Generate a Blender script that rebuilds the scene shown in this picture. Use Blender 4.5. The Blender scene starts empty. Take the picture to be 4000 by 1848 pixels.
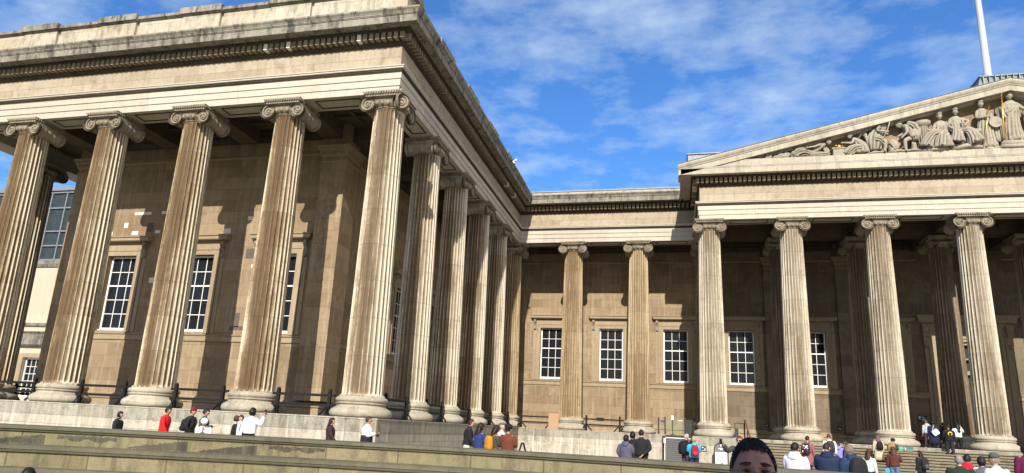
import bpy, bmesh, math, random
from math import sin, cos, pi, radians, sqrt, atan2, exp, floor
from mathutils import Vector, Matrix, noise
random.seed(7)
scene = bpy.context.scene
COL = scene.collection
# ---------------------------------------------------------------- camera
CAM = Vector((11.649, -24.9026, -0.0975))
PITCH, YAW, ROLL = 0.24563, -0.25667, 0.05158
FOC = 2683.26; PPX, PPY = 2000 - 53.57, 924 + 72.9
fwd = Vector((sin(YAW) * cos(PITCH), cos(YAW) * cos(PITCH), sin(PITCH)))
r0 = Vector((cos(YAW), -sin(YAW), 0)); u0 = r0.cross(fwd)
RI = cos(ROLL) * r0 + sin(ROLL) * u0
UP = -sin(ROLL) * r0 + cos(ROLL) * u0
camd = bpy.data.cameras.new('camera'); cam = bpy.data.objects.new('camera', camd); COL.objects.link(cam)
M3 = Matrix((RI, UP, -fwd)).transposed()
cam.matrix_world = Matrix.Translation(CAM) @ M3.to_4x4()
camd.sensor_fit = 'HORIZONTAL'; camd.sensor_width = 36; camd.lens = 36 * FOC / 4000
camd.shift_x = 53.57 / 4000; camd.shift_y = 72.9 / 4000
camd.clip_start = 0.05; camd.clip_end = 3000
scene.camera = cam
def at_k(px, py, k):
    """point seen at photo pixel (px,py) at camera depth k"""
    d = fwd + RI * (px - PPX) / FOC - UP * (py - PPY) / FOC
    return CAM + d * k
# ---------------------------------------------------------------- world / sun
SUN = Vector((0.10, -1.0, 0.63)).normalized()
elev = math.asin(SUN.z)
w = bpy.data.worlds.new('World'); scene.world = w; w.use_nodes = True
nt = w.node_tree; nt.nodes.clear()
def N(nt, t, **kw):
    n = nt.nodes.new(t)
    for k, v in kw.items():
        if k.startswith('i_'): n.inputs[k[2:].replace('_', ' ')].default_value = v
        else: setattr(n, k, v)
    return n
def L(nt, a, b): nt.links.new(a, b)
def mathn(nt, op, a, b=None, clamp=False):
    n = nt.nodes.new('ShaderNodeMath'); n.operation = op; n.use_clamp = clamp
    for i, v in enumerate((a, b)):
        if v is None: continue
        if isinstance(v, (int, float)): n.inputs[i].default_value = v
        else: nt.links.new(v, n.inputs[i])
    return n.outputs[0]
def mixn(nt, fac, a, b, mode='MIX'):
    n = nt.nodes.new('ShaderNodeMix'); n.data_type = 'RGBA'; n.blend_type = mode; n.clamp_factor = True
    for idx, v in ((0, fac), (6, a), (7, b)):
        if isinstance(v, (int, float)): n.inputs[idx].default_value = v
        elif isinstance(v, (tuple, list)): n.inputs[idx].default_value = (*v[:3], 1)
        else: nt.links.new(v, n.inputs[idx])
    return n.outputs[2]
def ramp(nt, fac, lo, hi, a=0.0, b=1.0):
    n = nt.nodes.new('ShaderNodeMapRange'); n.clamp = True
    n.inputs[1].default_value = lo; n.inputs[2].default_value = hi
    n.inputs[3].default_value = a; n.inputs[4].default_value = b
    nt.links.new(fac, n.inputs[0]); return n.outputs[0]
def comb(nt, x, y, z):
    n = nt.nodes.new('ShaderNodeCombineXYZ')
    for i, v in enumerate((x, y, z)):
        if isinstance(v, (int, float)): n.inputs[i].default_value = v
        else: nt.links.new(v, n.inputs[i])
    return n.outputs[0]
def noisen(nt, vec, scale, detail=4, rough=0.55, dist=0.0):
    n = nt.nodes.new('ShaderNodeTexNoise'); n.inputs['Scale'].default_value = scale
    n.inputs['Detail'].default_value = detail; n.inputs['Roughness'].default_value = rough
    n.inputs['Distortion'].default_value = dist
    if vec is not None: nt.links.new(vec, n.inputs['Vector'])
    return n.outputs['Fac']
sky = N(nt, 'ShaderNodeTexSky', sky_type='NISHITA', sun_disc=False, sun_elevation=elev,
        sun_rotation=math.atan2(SUN.x, SUN.y), air_density=1.0, dust_density=0.4, ozone_density=2.5)
tc = N(nt, 'ShaderNodeTexCoord')
sep = N(nt, 'ShaderNodeSeparateXYZ'); L(nt, tc.outputs['Generated'], sep.inputs[0])
zz = mathn(nt, 'MAXIMUM', mathn(nt, 'ADD', sep.outputs[2], 0.12), 0.05)
cx = mathn(nt, 'DIVIDE', sep.outputs[0], zz); cy = mathn(nt, 'DIVIDE', sep.outputs[1], zz)
cv = comb(nt, cx, cy, 0)
n1 = noisen(nt, cv, 1.5, 9, 0.62, 0.15)
n2 = noisen(nt, comb(nt, mathn(nt, 'ADD', cx, 7.3), mathn(nt, 'MULTIPLY', cy, 1.2), 2.0), 6.0, 7, 0.58, 0.0)
n3 = noisen(nt, comb(nt, mathn(nt, 'MULTIPLY', cx, 0.5), cy, 4.0), 0.7, 3, 0.5)
cl = mathn(nt, 'ADD', mathn(nt, 'MULTIPLY', n1, 0.50), mathn(nt, 'MULTIPLY', n2, 0.42))
cl = mathn(nt, 'ADD', cl, mathn(nt, 'MULTIPLY', n3, 0.22))
def bump(px, py, w_, amt):
    d = (fwd + RI * (px - PPX) / FOC - UP * (py - PPY) / FOC).normalized()
    dp = N(nt, 'ShaderNodeVectorMath', operation='DOT_PRODUCT'); L(nt, tc.outputs['Generated'], dp.inputs[0]); dp.inputs[1].default_value = d
    return ramp(nt, dp.outputs['Value'], cos(w_), 1.0, 0.0, amt)
cl = mathn(nt, 'ADD', cl, mathn(nt, 'ADD', bump(2450, 100, 0.30, 0.08), bump(3500, 350, 0.30, 0.03)))
cl = mathn(nt, 'SUBTRACT', cl, bump(2350, 470, 0.22, 0.07))
cf = ramp(nt, cl, 0.535, 0.71, 0.0, 0.74)
fill_sky = ramp(nt, mathn(nt, 'SUBTRACT', mathn(nt, 'MULTIPLY', sep.outputs[0], 0.85), mathn(nt, 'MULTIPLY', sep.outputs[1], 0.85)), 0.0, 0.6, 0.0, 0.80)  # unseen warm glow added to the south-east sky to fill shaded walls
skyc = mixn(nt, 1.0, sky.outputs[0], (0.84, 1.50, 2.25), 'MULTIPLY')
allc = mixn(nt, cf, skyc, (6.6, 8.4, 10.6))
allc = mixn(nt, fill_sky, allc, (14.5, 13.7, 12.7))
bg = N(nt, 'ShaderNodeBackground'); bg.inputs[1].default_value = 0.06
L(nt, allc, bg.inputs[0]); out = N(nt, 'ShaderNodeOutputWorld'); L(nt, bg.outputs[0], out.inputs[0])
ld = bpy.data.lights.new('sun', 'SUN'); ld.energy = 4.9; ld.angle = radians(0.53); ld.color = (1.0, 0.93, 0.82)
lo = bpy.data.objects.new('sun', ld); COL.objects.link(lo)
lo.rotation_euler = SUN.to_track_quat('Z', 'Y').to_euler()
scene.view_settings.view_transform = 'Standard'; scene.view_settings.look = 'None'
scene.view_settings.exposure = 0.62; scene.view_settings.gamma = 1
scene.render.engine = 'CYCLES'
scene.cycles.max_bounces = 6; scene.cycles.diffuse_bounces = 3
scene.render.resolution_x = 1024; scene.render.resolution_y = 473
# ---------------------------------------------------------------- helpers
def tag(o, label=None, cat=None, group=None, kind=None):
    if label: o['label'] = label
    if cat: o['category'] = cat
    if group: o['group'] = group
    if kind: o['kind'] = kind
    return o
def empty(name, loc=(0, 0, 0), rz=0, label=None, cat=None, group=None, kind=None):
    o = bpy.data.objects.new(name, None); COL.objects.link(o); o.location = loc; o.rotation_euler = (0, 0, rz)
    o.empty_display_size = 0.3
    return tag(o, label, cat, group, kind)
class MB:
    def __init__(s): s.v = []; s.f = []
    def add(s, verts, faces):
        n = len(s.v); s.v += [tuple(p) for p in verts]; s.f += [tuple(i + n for i in f) for f in faces]; return s
    def box(s, x0, x1, y0, y1, z0, z1):
        return s.add([(x0, y0, z0), (x1, y0, z0), (x1, y1, z0), (x0, y1, z0), (x0, y0, z1), (x1, y0, z1), (x1, y1, z1), (x0, y1, z1)],
                     [(0, 3, 2, 1), (4, 5, 6, 7), (0, 1, 5, 4), (1, 2, 6, 5), (2, 3, 7, 6), (3, 0, 4, 7)])
    def quad(s, a, b, c, d): return s.add([a, b, c, d], [(0, 1, 2, 3)])
    def lathe(s, prof, n=32, c=(0, 0, 0), caps=True):
        vs = []; fs = []
        for r, z in prof:
            for i in range(n):
                a = 2 * pi * i / n; vs.append((c[0] + r * cos(a), c[1] + r * sin(a), c[2] + z))
        for j in range(len(prof) - 1):
            for i in range(n):
                k = (i + 1) % n; fs.append((j * n + i, j * n + k, (j + 1) * n + k, (j + 1) * n + i))
        if caps: fs.append(tuple(range(n - 1, -1, -1))); fs.append(tuple((len(prof) - 1) * n + i for i in range(n)))
        return s.add(vs, fs)
    def tube(s, pts, rad, n=8, caps=True):
        pts = [Vector(p) for p in pts]; rad = rad if isinstance(rad, (list, tuple)) else [rad] * len(pts)
        vs = []; fs = []; prev = None
        for i, p in enumerate(pts):
            t = (pts[min(i + 1, len(pts) - 1)] - pts[max(i - 1, 0)])
            t = t.normalized() if t.length > 1e-9 else Vector((0, 0, 1))
            if prev is None: a = t.orthogonal().normalized()
            else:
                a = prev - t * prev.dot(t); a = a.normalized() if a.length > 1e-6 else t.orthogonal().normalized()
            prev = a; b = t.cross(a)
            for k in range(n):
                q = 2 * pi * k / n; vs.append(p + (a * cos(q) + b * sin(q)) * rad[i])
        for j in range(len(pts) - 1):
            for k in range(n):
                m = (k + 1) % n; fs.append((j * n + k, j * n + m, (j + 1) * n + m, (j + 1) * n + k))
        if caps: fs.append(tuple(range(n - 1, -1, -1))); fs.append(tuple((len(pts) - 1) * n + k for k in range(n)))
        return s.add(vs, fs)
    def blob(s, c, r, n=8, m=5):
        r = r if isinstance(r, (tuple, list)) else (r, r, r)
        vs = [(c[0], c[1], c[2] - r[2])]; fs = []
        for j in range(1, m):
            t = -pi / 2 + pi * j / m
            for i in range(n):
                a = 2 * pi * i / n; vs.append((c[0] + r[0] * cos(t) * cos(a), c[1] + r[1] * cos(t) * sin(a), c[2] + r[2] * sin(t)))
        vs.append((c[0], c[1], c[2] + r[2]))
        for i in range(n): fs.append((0, 1 + (i + 1) % n, 1 + i))
        for j in range(m - 2):
            for i in range(n):
                k = (i + 1) % n; fs.append((1 + j * n + i, 1 + j * n + k, 1 + (j + 1) * n + k, 1 + (j + 1) * n + i))
        T = len(vs) - 1
        for i in range(n): fs.append((1 + (m - 2) * n + i, 1 + (m - 2) * n + (i + 1) % n, T))
        return s.add(vs, fs)
    def xf(s, mat, start=0):
        s.v = s.v[:start] + [tuple(mat @ Vector(p)) for p in s.v[start:]]; return s
    def mesh(s, name, mat, smooth=False, angle=None):
        me = bpy.data.meshes.new(name); me.from_pydata([tuple(float(c) for c in p) for p in s.v], [], s.f)
        if mat: me.materials.append(mat)
        if smooth or angle:
            me.polygons.foreach_set('use_smooth', [True] * len(me.polygons))
            if angle: me.set_sharp_from_angle(angle=radians(angle))
        me.update(); return me
    def build(s, name, mat, parent=None, smooth=False, angle=None, loc=None):
        o = bpy.data.objects.new(name, s.mesh(name, mat, smooth, angle)); COL.objects.link(o)
        if parent: o.parent = parent
        if loc is not None: o.location = loc
        return o
def link_obj(name, me, parent=None, loc=(0, 0, 0), rz=0):
    o = bpy.data.objects.new(name, me); COL.objects.link(o); o.parent = parent; o.location = loc; o.rotation_euler = (0, 0, rz); return o
def offs(path, d):
    """mitred right-hand offset of an axis aligned polyline"""
    res = []
    for i, p in enumerate(path):
        ns = []
        for a, b in ((i - 1, i), (i, i + 1)):
            if a < 0 or b >= len(path): continue
            t = (Vector(path[b]) - Vector(path[a])).normalized(); ns.append(Vector((t.y, -t.x)))
        if len(ns) == 1: o = ns[0]
        else:
            o = ns[0] + ns[1]; o = o / max(0.2, (1 + ns[0].dot(ns[1])))
        res.append((p[0] + o.x * d, p[1] + o.y * d))
    return res
def sweep(mb, prof, path, closed=True):
    n = len(prof); rows = []
    for d, z in prof:
        rows.append([(x, y, z) for x, y in offs(path, d)])
    vs = []; fs = []; m = len(path)
    for i in range(m):
        for j in range(n): vs.append(rows[j][i])
    for i in range(m - 1):
        for j in range(n if closed else n - 1):
            k = (j + 1) % n; fs.append((i * n + j, i * n + k, (i + 1) * n + k, (i + 1) * n + j))
    if closed: fs.append(tuple(range(n - 1, -1, -1))); fs.append(tuple((m - 1) * n + j for j in range(n)))
    return mb.add(vs, fs)
def along(path, d, pitch, skip=0.0):
    """yield (pos, tangent, normal) at a regular pitch along the offset path"""
    q = offs(path, d)
    for a, b in zip(q[:-1], q[1:]):
        A = Vector(a); B = Vector(b); ln = (B - A).length; t = (B - A) / ln; nn = Vector((t.y, -t.x))
        k = max(1, int(round((ln - 2 * skip) / pitch)))
        for i in range(k): yield A + t * (skip + (ln - 2 * skip) * (i + 0.5) / k), t, nn
# ---------------------------------------------------------------- materials
def newmat(name):
    m = bpy.data.materials.new(name); m.use_nodes = True; nt = m.node_tree
    return m, nt, nt.nodes['Principled BSDF']
def simple(name, col, rough=0.6, metal=0.0, var=0.12, scale=25, spec=0.4, bump=0.0):
    m, nt, b = newmat(name); tc = N(nt, 'ShaderNodeTexCoord')
    f = noisen(nt, tc.outputs['Object'], scale, 4)
    c = mixn(nt, f, tuple(x * (1 - var) for x in col), tuple(min(1, x * (1 + var)) for x in col))
    L(nt, c, b.inputs['Base Color']); b.inputs['Roughness'].default_value = rough
    b.inputs['Metallic'].default_value = metal; b.inputs['Specular IOR Level'].default_value = spec
    if bump:
        bp = N(nt, 'ShaderNodeBump'); bp.inputs['Strength'].default_value = bump; bp.inputs['Distance'].default_value = 0.01
        L(nt, f, bp.inputs['Height']); L(nt, bp.outputs[0], b.inputs['Normal'])
    return m
def stone(name, A, B, pale, dark, bw=1.5, bh=0.45, pale_amt=0.5, dark_amt=0.5, pale_top=None, joint=0.55, mort=0.008, grain=0.25, bumpd=0.01, K=(0.645, 0.635, 0.61), dirt_shade=0.0, sdark=0.0):
    """ashlar: blocks of uneven tone, rain streaks washed pale, soot blotches, joints"""
    A, B, pale, dark = [tuple(c * k for c, k in zip(q, K)) for q in (A, B, pale, dark)]
    m, nt, b = newmat(name); g = N(nt, 'ShaderNodeNewGeometry')
    sp = N(nt, 'ShaderNodeSeparateXYZ'); L(nt, g.outputs['Position'], sp.inputs[0])
    sn = N(nt, 'ShaderNodeSeparateXYZ'); L(nt, g.outputs['True Normal'], sn.inputs[0])
    ax = mathn(nt, 'ABSOLUTE', sn.outputs[0]); ay = mathn(nt, 'ABSOLUTE', sn.outputs[1])
    sel = mathn(nt, 'GREATER_THAN', ax, ay)
    u = mathn(nt, 'ADD', mathn(nt, 'MULTIPLY', sp.outputs[1], sel), mathn(nt, 'MULTIPLY', sp.outputs[0], mathn(nt, 'SUBTRACT', 1.0, sel)))
    zc = sp.outputs[2]
    br = N(nt, 'ShaderNodeTexBrick', offset=0.5); br.inputs['Scale'].default_value = 1
    br.inputs['Brick Width'].default_value = bw; br.inputs['Row Height'].default_value = bh
    br.inputs['Mortar Size'].default_value = mort; br.inputs['Mortar Smooth'].default_value = 0.3
    br.inputs['Color1'].default_value = (0, 0, 0, 1); br.inputs['Color2'].default_value = (1, 1, 1, 1); br.inputs['Mortar'].default_value = (0.5, 0.5, 0.5, 1)
    L(nt, comb(nt, u, zc, 0), br.inputs['Vector'])
    big = noisen(nt, g.outputs['Position'], 0.45, 6, 0.6, 0.4)
    mid = noisen(nt, g.outputs['Position'], 2.6, 7, 0.62, 0.5)
    fine = noisen(nt, g.outputs['Position'], 28, 5, 0.65)
    stv = comb(nt, mathn(nt, 'MULTIPLY', sp.outputs[0], 3.2), mathn(nt, 'MULTIPLY', sp.outputs[1], 3.2), mathn(nt, 'MULTIPLY', zc, 0.22))
    st = noisen(nt, stv, 1.6, 6, 0.62)
    brv = mathn(nt, 'ADD', mathn(nt, 'MULTIPLY', br.outputs['Color'], 0.6), mathn(nt, 'MULTIPLY', big, 0.8))
    c = mixn(nt, ramp(nt, brv, 0.28, 0.88), A, B)
    c = mixn(nt, ramp(nt, mathn(nt, 'ADD', mathn(nt, 'MULTIPLY', mid, 0.6), mathn(nt, 'MULTIPLY', big, 0.4)), 0.50, 0.66, 0, dark_amt), c, dark)
    c = mixn(nt, ramp(nt, st, 0.52, 0.66, 0, pale_amt), c, pale)
    if sdark:
        sv2 = comb(nt, mathn(nt, 'MULTIPLY', sp.outputs[0], 2.3), mathn(nt, 'MULTIPLY', sp.outputs[1], 2.3), mathn(nt, 'ADD', mathn(nt, 'MULTIPLY', zc, 0.5), 9.0))
        c = mixn(nt, ramp(nt, noisen(nt, sv2, 1.3, 8, 0.7, 0.3), 0.50, 0.62, 0, sdark), c, tuple(x * 0.8 for x in dark))
    gr = ramp(nt, fine, 0.25, 0.75, 1 - grain, 1 + grain * 0.6)
    c = mixn(nt, 1.0, c, comb(nt, gr, gr, gr), 'MULTIPLY')
    if dirt_shade:
        c = mixn(nt, ramp(nt, g.outputs['Pointiness'], 0.42, 0.515, dirt_shade, 0.0), c, tuple(x * 0.3 for x in dark))  # dirt and cavity shade painted into the creases, from pointiness
    if joint:
        c = mixn(nt, mathn(nt, 'MULTIPLY', br.outputs['Fac'], joint), c, tuple(x * 0.35 for x in A))
    L(nt, c, b.inputs['Base Color']); b.inputs['Roughness'].default_value = 0.88; b.inputs['Specular IOR Level'].default_value = 0.2
    bp = N(nt, 'ShaderNodeBump'); bp.inputs['Strength'].default_value = 0.5; bp.inputs['Distance'].default_value = bumpd
    h = mathn(nt, 'SUBTRACT', mathn(nt, 'ADD', fine, mid), mathn(nt, 'MULTIPLY', br.outputs['Fac'], 1.0 if joint else 0.0))
    L(nt, h, bp.inputs['Height']); L(nt, bp.outputs[0], b.inputs['Normal'])
    return m
def column_mat(name, brown, mid_c, cream, bal, flk=0.3):
    m, nt, b = newmat(name); tc = N(nt, 'ShaderNodeTexCoord'); oi = N(nt, 'ShaderNodeObjectInfo')
    sp = N(nt, 'ShaderNodeSeparateXYZ'); L(nt, tc.outputs['Object'], sp.inputs[0])
    x, y, z = sp.outputs
    rnd = mathn(nt, 'MULTIPLY', oi.outputs['Random'], 37.0)
    v1 = comb(nt, mathn(nt, 'ADD', mathn(nt, 'MULTIPLY', x, 1.0), rnd), mathn(nt, 'MULTIPLY', y, 1.0), mathn(nt, 'MULTIPLY', z, 0.10))
    side = noisen(nt, v1, 1.0, 3, 0.5)
    v2 = comb(nt, mathn(nt, 'ADD', mathn(nt, 'MULTIPLY', x, 9.0), rnd), mathn(nt, 'MULTIPLY', y, 9.0), mathn(nt, 'MULTIPLY', z, 0.45))
    st = noisen(nt, v2, 1.0, 6, 0.6)
    v3 = comb(nt, mathn(nt, 'ADD', x, rnd), y, z)
    blot = noisen(nt, v3, 3.2, 8, 0.68, 0.8); fine = noisen(nt, v3, 30, 5, 0.7)
    dz = mathn(nt, 'DIVIDE', mathn(nt, 'SUBTRACT', z, 0.8), 1.48)
    wn = N(nt, 'ShaderNodeTexWhiteNoise'); wn.noise_dimensions = '2D'
    L(nt, comb(nt, mathn(nt, 'FLOOR', dz), rnd, 0), wn.inputs['Vector'])
    t = mathn(nt, 'ADD', mathn(nt, 'MULTIPLY', side, 0.75), mathn(nt, 'MULTIPLY', st, 1.0))
    t = mathn(nt, 'ADD', t, mathn(nt, 'MULTIPLY', blot, 0.45))
    t = mathn(nt, 'ADD', t, mathn(nt, 'MULTIPLY', wn.outputs['Value'], 0.10))
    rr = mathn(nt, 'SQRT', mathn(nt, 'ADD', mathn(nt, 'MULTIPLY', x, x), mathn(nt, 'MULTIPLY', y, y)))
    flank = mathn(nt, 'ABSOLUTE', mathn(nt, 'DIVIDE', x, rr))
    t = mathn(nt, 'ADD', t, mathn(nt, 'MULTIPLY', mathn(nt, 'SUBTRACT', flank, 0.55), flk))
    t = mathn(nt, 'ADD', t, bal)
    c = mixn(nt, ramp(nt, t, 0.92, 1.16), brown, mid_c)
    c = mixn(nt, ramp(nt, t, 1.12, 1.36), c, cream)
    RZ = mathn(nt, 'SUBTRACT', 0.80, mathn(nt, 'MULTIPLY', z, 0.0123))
    flute_shade = ramp(nt, mathn(nt, 'DIVIDE', mathn(nt, 'SUBTRACT', RZ, rr), RZ), 0.025, 0.10, 0.0, 0.82)  # flute shadow painted in along with soot, darker with depth
    c = mixn(nt, flute_shade, c, tuple(q * 0.75 for q in brown))
    gr = ramp(nt, fine, 0.25, 0.75, 0.74, 1.12)
    c = mixn(nt, 1.0, c, comb(nt, gr, gr, gr), 'MULTIPLY')
    fr = mathn(nt, 'FRACT', dz); jn = mathn(nt, 'LESS_THAN', fr, 0.012)
    c = mixn(nt, mathn(nt, 'MULTIPLY', jn, 0.6), c, tuple(q * 0.5 for q in brown))
    L(nt, c, b.inputs['Base Color']); b.inputs['Roughness'].default_value = 0.88; b.inputs['Specular IOR Level'].default_value = 0.2
    bp = N(nt, 'ShaderNodeBump'); bp.inputs['Strength'].default_value = 0.6; bp.inputs['Distance'].default_value = 0.015
    L(nt, mathn(nt, 'ADD', blot, mathn(nt, 'MULTIPLY', fine, 0.5)), bp.inputs['Height']); L(nt, bp.outputs[0], b.inputs['Normal'])
    return m
M = {}
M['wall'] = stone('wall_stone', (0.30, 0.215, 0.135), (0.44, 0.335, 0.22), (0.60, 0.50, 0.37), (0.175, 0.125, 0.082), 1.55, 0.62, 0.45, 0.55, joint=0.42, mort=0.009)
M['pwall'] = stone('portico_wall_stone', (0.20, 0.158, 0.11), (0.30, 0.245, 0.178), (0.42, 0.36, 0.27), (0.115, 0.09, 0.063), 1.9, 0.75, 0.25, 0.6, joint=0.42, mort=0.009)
M['plinth2'] = stone('plinth_top_course_stone', (0.36, 0.345, 0.29), (0.48, 0.455, 0.385), (0.70, 0.655, 0.56), (0.20, 0.195, 0.16), 1.7, 3.0, 0.5, 0.9, joint=0.5, mort=0.014, grain=0.4, sdark=0.5)
M['trim'] = stone('trim_stone', (0.42, 0.33, 0.22), (0.50, 0.40, 0.28), (0.64, 0.55, 0.42), (0.24, 0.18, 0.12), 2.4, 3.0, 0.3, 0.35, joint=0)
M['arch'] = stone('architrave_stone', (0.58, 0.54, 0.46), (0.69, 0.65, 0.57), (0.80, 0.74, 0.62), (0.42, 0.35, 0.25), 4.76, 3.0, 0.35, 0.35, joint=0.25, mort=0.012)
M['frieze'] = stone('frieze_stone', (0.44, 0.365, 0.265), (0.58, 0.50, 0.39), (0.68, 0.61, 0.49), (0.30, 0.235, 0.16), 2.38, 3.0, 0.15, 0.65, joint=0.35, mort=0.014, sdark=0.25)
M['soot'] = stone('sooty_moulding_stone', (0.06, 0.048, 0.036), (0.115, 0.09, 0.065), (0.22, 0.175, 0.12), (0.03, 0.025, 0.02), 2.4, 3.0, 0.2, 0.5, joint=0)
M['dentil'] = stone('dentil_stone', (0.24, 0.195, 0.135), (0.36, 0.30, 0.21), (0.54, 0.47, 0.36), (0.16, 0.125, 0.085), 0.29, 3.0, 0.35, 0.6, joint=0)
M['cornice'] = stone('weathered_cornice_stone', (0.24, 0.225, 0.19), (0.38, 0.355, 0.305), (0.62, 0.58, 0.50), (0.075, 0.072, 0.065), 2.0, 3.0, 0.4, 0.85, joint=0.3, mort=0.01, sdark=0.8)
M['parapet'] = stone('parapet_stone', (0.56, 0.48, 0.36), (0.68, 0.62, 0.51), (0.76, 0.71, 0.60), (0.20, 0.175, 0.145), 2.2, 0.9, 0.4, 0.6, joint=0.4, mort=0.012, sdark=0.45)
M['pcornice'] = stone('portico_cornice_stone', (0.52, 0.475, 0.385), (0.62, 0.575, 0.48), (0.74, 0.69, 0.59), (0.27, 0.245, 0.20), 2.0, 3.0, 0.3, 0.4, joint=0.3, mort=0.012, sdark=0.4)
M['plinth'] = stone('plinth_granite', (0.52, 0.475, 0.40), (0.63, 0.585, 0.505), (0.90, 0.85, 0.76), (0.25, 0.225, 0.18), 1.7, 0.85, 0.8, 0.75, joint=0.45, mort=0.014, grain=0.35, sdark=0.25)
M['base'] = stone('column_base_stone', (0.46, 0.42, 0.34), (0.60, 0.55, 0.45), (0.74, 0.68, 0.57), (0.28, 0.255, 0.21), 2.5, 5.0, 0.5, 0.8, joint=0, grain=0.35)
M['capital'] = stone('capital_stone', (0.33, 0.28, 0.21), (0.45, 0.39, 0.30), (0.58, 0.52, 0.41), (0.10, 0.085, 0.065), 2.5, 5.0, 0.3, 0.75, joint=0, dirt_shade=0.85)
M['ceil'] = stone('soffit_stone', (0.10, 0.078, 0.054), (0.16, 0.125, 0.085), (0.24, 0.19, 0.13), (0.05, 0.04, 0.03), 2.38, 2.0, 0.2, 0.5, joint=0.2)  # soffit tone lowered to paint deeper shade under the ceilings
M['colb'] = column_mat('column_stone_brown', (0.135, 0.09, 0.05), (0.285, 0.21, 0.125), (0.58, 0.515, 0.39), -0.03, 0.46)
M['colr'] = column_mat('column_stone_tan', (0.18, 0.125, 0.07), (0.33, 0.245, 0.145), (0.47, 0.385, 0.25), 0.0, 0.1)
M['colc'] = column_mat('column_stone_washed', (0.155, 0.112, 0.07), (0.31, 0.245, 0.165), (0.58, 0.525, 0.415), 0.07, 0.46)
M['cols'] = column_mat('column_stone_dark', (0.12, 0.088, 0.056), (0.24, 0.185, 0.125), (0.36, 0.30, 0.21), -0.05, 0.1)  # darker column tone for the back row of the portico
M['colp'] = column_mat('column_stone_pale', (0.16, 0.12, 0.075), (0.35, 0.30, 0.22), (0.54, 0.495, 0.40), 0.06, 0.12)
M['steps'] = stone('step_stone', (0.19, 0.165, 0.115), (0.34, 0.30, 0.215), (0.46, 0.41, 0.30), (0.085, 0.072, 0.05), 2.6, 9.0, 0.2, 0.7, joint=0.4, mort=0.01, grain=0.35)
M['garden'] = stone('garden_wall_sandstone', (0.24, 0.21, 0.12), (0.33, 0.29, 0.175), (0.39, 0.35, 0.24), (0.12, 0.108, 0.078), 1.75, 9.0, 0.25, 0.7, joint=0.7, mort=0.016, sdark=0.5)
M['coping'] = stone('coping_stone', (0.15, 0.14, 0.10), (0.19, 0.18, 0.13), (0.24, 0.225, 0.17), (0.085, 0.08, 0.062), 2.2, 9.0, 0.3, 0.6, joint=0.35, mort=0.012)
M['statue'] = stone('statue_marble', (0.40, 0.365, 0.30), (0.50, 0.455, 0.375), (0.60, 0.55, 0.46), (0.20, 0.175, 0.14), 9, 9, 0.3, 0.7, joint=0, dirt_shade=0.9)
M['patch'] = simple('repair_stone_white', (0.66, 0.60, 0.50), 0.85)
M['patchd'] = simple('repair_stone_dark', (0.10, 0.08, 0.06), 0.9, var=0.4, scale=6)
M['lead'] = simple('roof_lead', (0.17, 0.185, 0.20), 0.55, 0.2, 0.35, 3)
M['iron'] = simple('black_iron', (0.010, 0.009, 0.008), 0.6, 0.0, 0.3, 12, 0.2)
M['bronze'] = simple('dark_bronze_post', (0.045, 0.036, 0.028), 0.4, 0.5)
M['white'] = simple('white_paint', (0.78, 0.77, 0.73), 0.45, 0, 0.05, 4)
M['polemat'] = simple('white_pole_paint', (0.38, 0.39, 0.405), 0.35, 0, 0.06, 2)
M['gold'] = simple('gilding', (0.85, 0.52, 0.12), 0.28, 0.9, 0.1)
M['wood'] = simple('handrail_wood', (0.16, 0.075, 0.035), 0.4, 0, 0.3, 9)
M['signb'] = simple('sign_black', (0.016, 0.026, 0.022), 0.45)
M['signw'] = simple('sign_white', (0.8, 0.81, 0.82), 0.5, 0, 0.03)
M['teal'] = simple('banner_green', (0.075, 0.34, 0.235), 0.5, 0, 0.05)
M['teald'] = simple('banner_teal', (0.035, 0.13, 0.145), 0.5, 0, 0.05)
M['grey'] = simple('sign_grey', (0.12, 0.12, 0.12), 0.5)
M['purple'] = simple('notice_purple', (0.09, 0.02, 0.10), 0.5)
M['louvre'] = simple('louvre_metal', (0.10, 0.10, 0.105), 0.5, 0.1)
M['door'] = simple('dark_doorway', (0.012, 0.010, 0.009), 0.6)
M['render'] = stone('cream_render', (0.66, 0.58, 0.46), (0.72, 0.645, 0.53), (0.76, 0.69, 0.58), (0.50, 0.43, 0.34), 3, 3, 0.3, 0.2, joint=0)
def glassdark(name, col=(0.008, 0.009, 0.011), rough=0.03):
    m, nt, b = newmat(name); tc = N(nt, 'ShaderNodeTexCoord')
    f = noisen(nt, tc.outputs['Object'], 1.7, 3)
    L(nt, mixn(nt, f, col, tuple(c * 2.2 for c in col)), b.inputs['Base Color'])
    b.inputs['Roughness'].default_value = rough; b.inputs['Specular IOR Level'].default_value = 0.13
    bp = N(nt, 'ShaderNodeBump'); bp.inputs['Strength'].default_value = 0.3; bp.inputs['Distance'].default_value = 0.02
    L(nt, f, bp.inputs['Height']); L(nt, bp.outputs[0], b.inputs['Normal']); return m
M['pane'] = glassdark('window_glass')
M['pane2'] = glassdark('curtain_wall_glass', (0.02, 0.027, 0.03), 0.08)
mg, ntg, bgl = newmat('clear_glass'); bgl.inputs['Base Color'].default_value = (0.78, 0.9, 0.83, 1); bgl.inputs['Roughness'].default_value = 0.02
bgl.inputs['Transmission Weight'].default_value = 1.0; bgl.inputs['IOR'].default_value = 1.45; M['glass'] = mg
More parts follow.
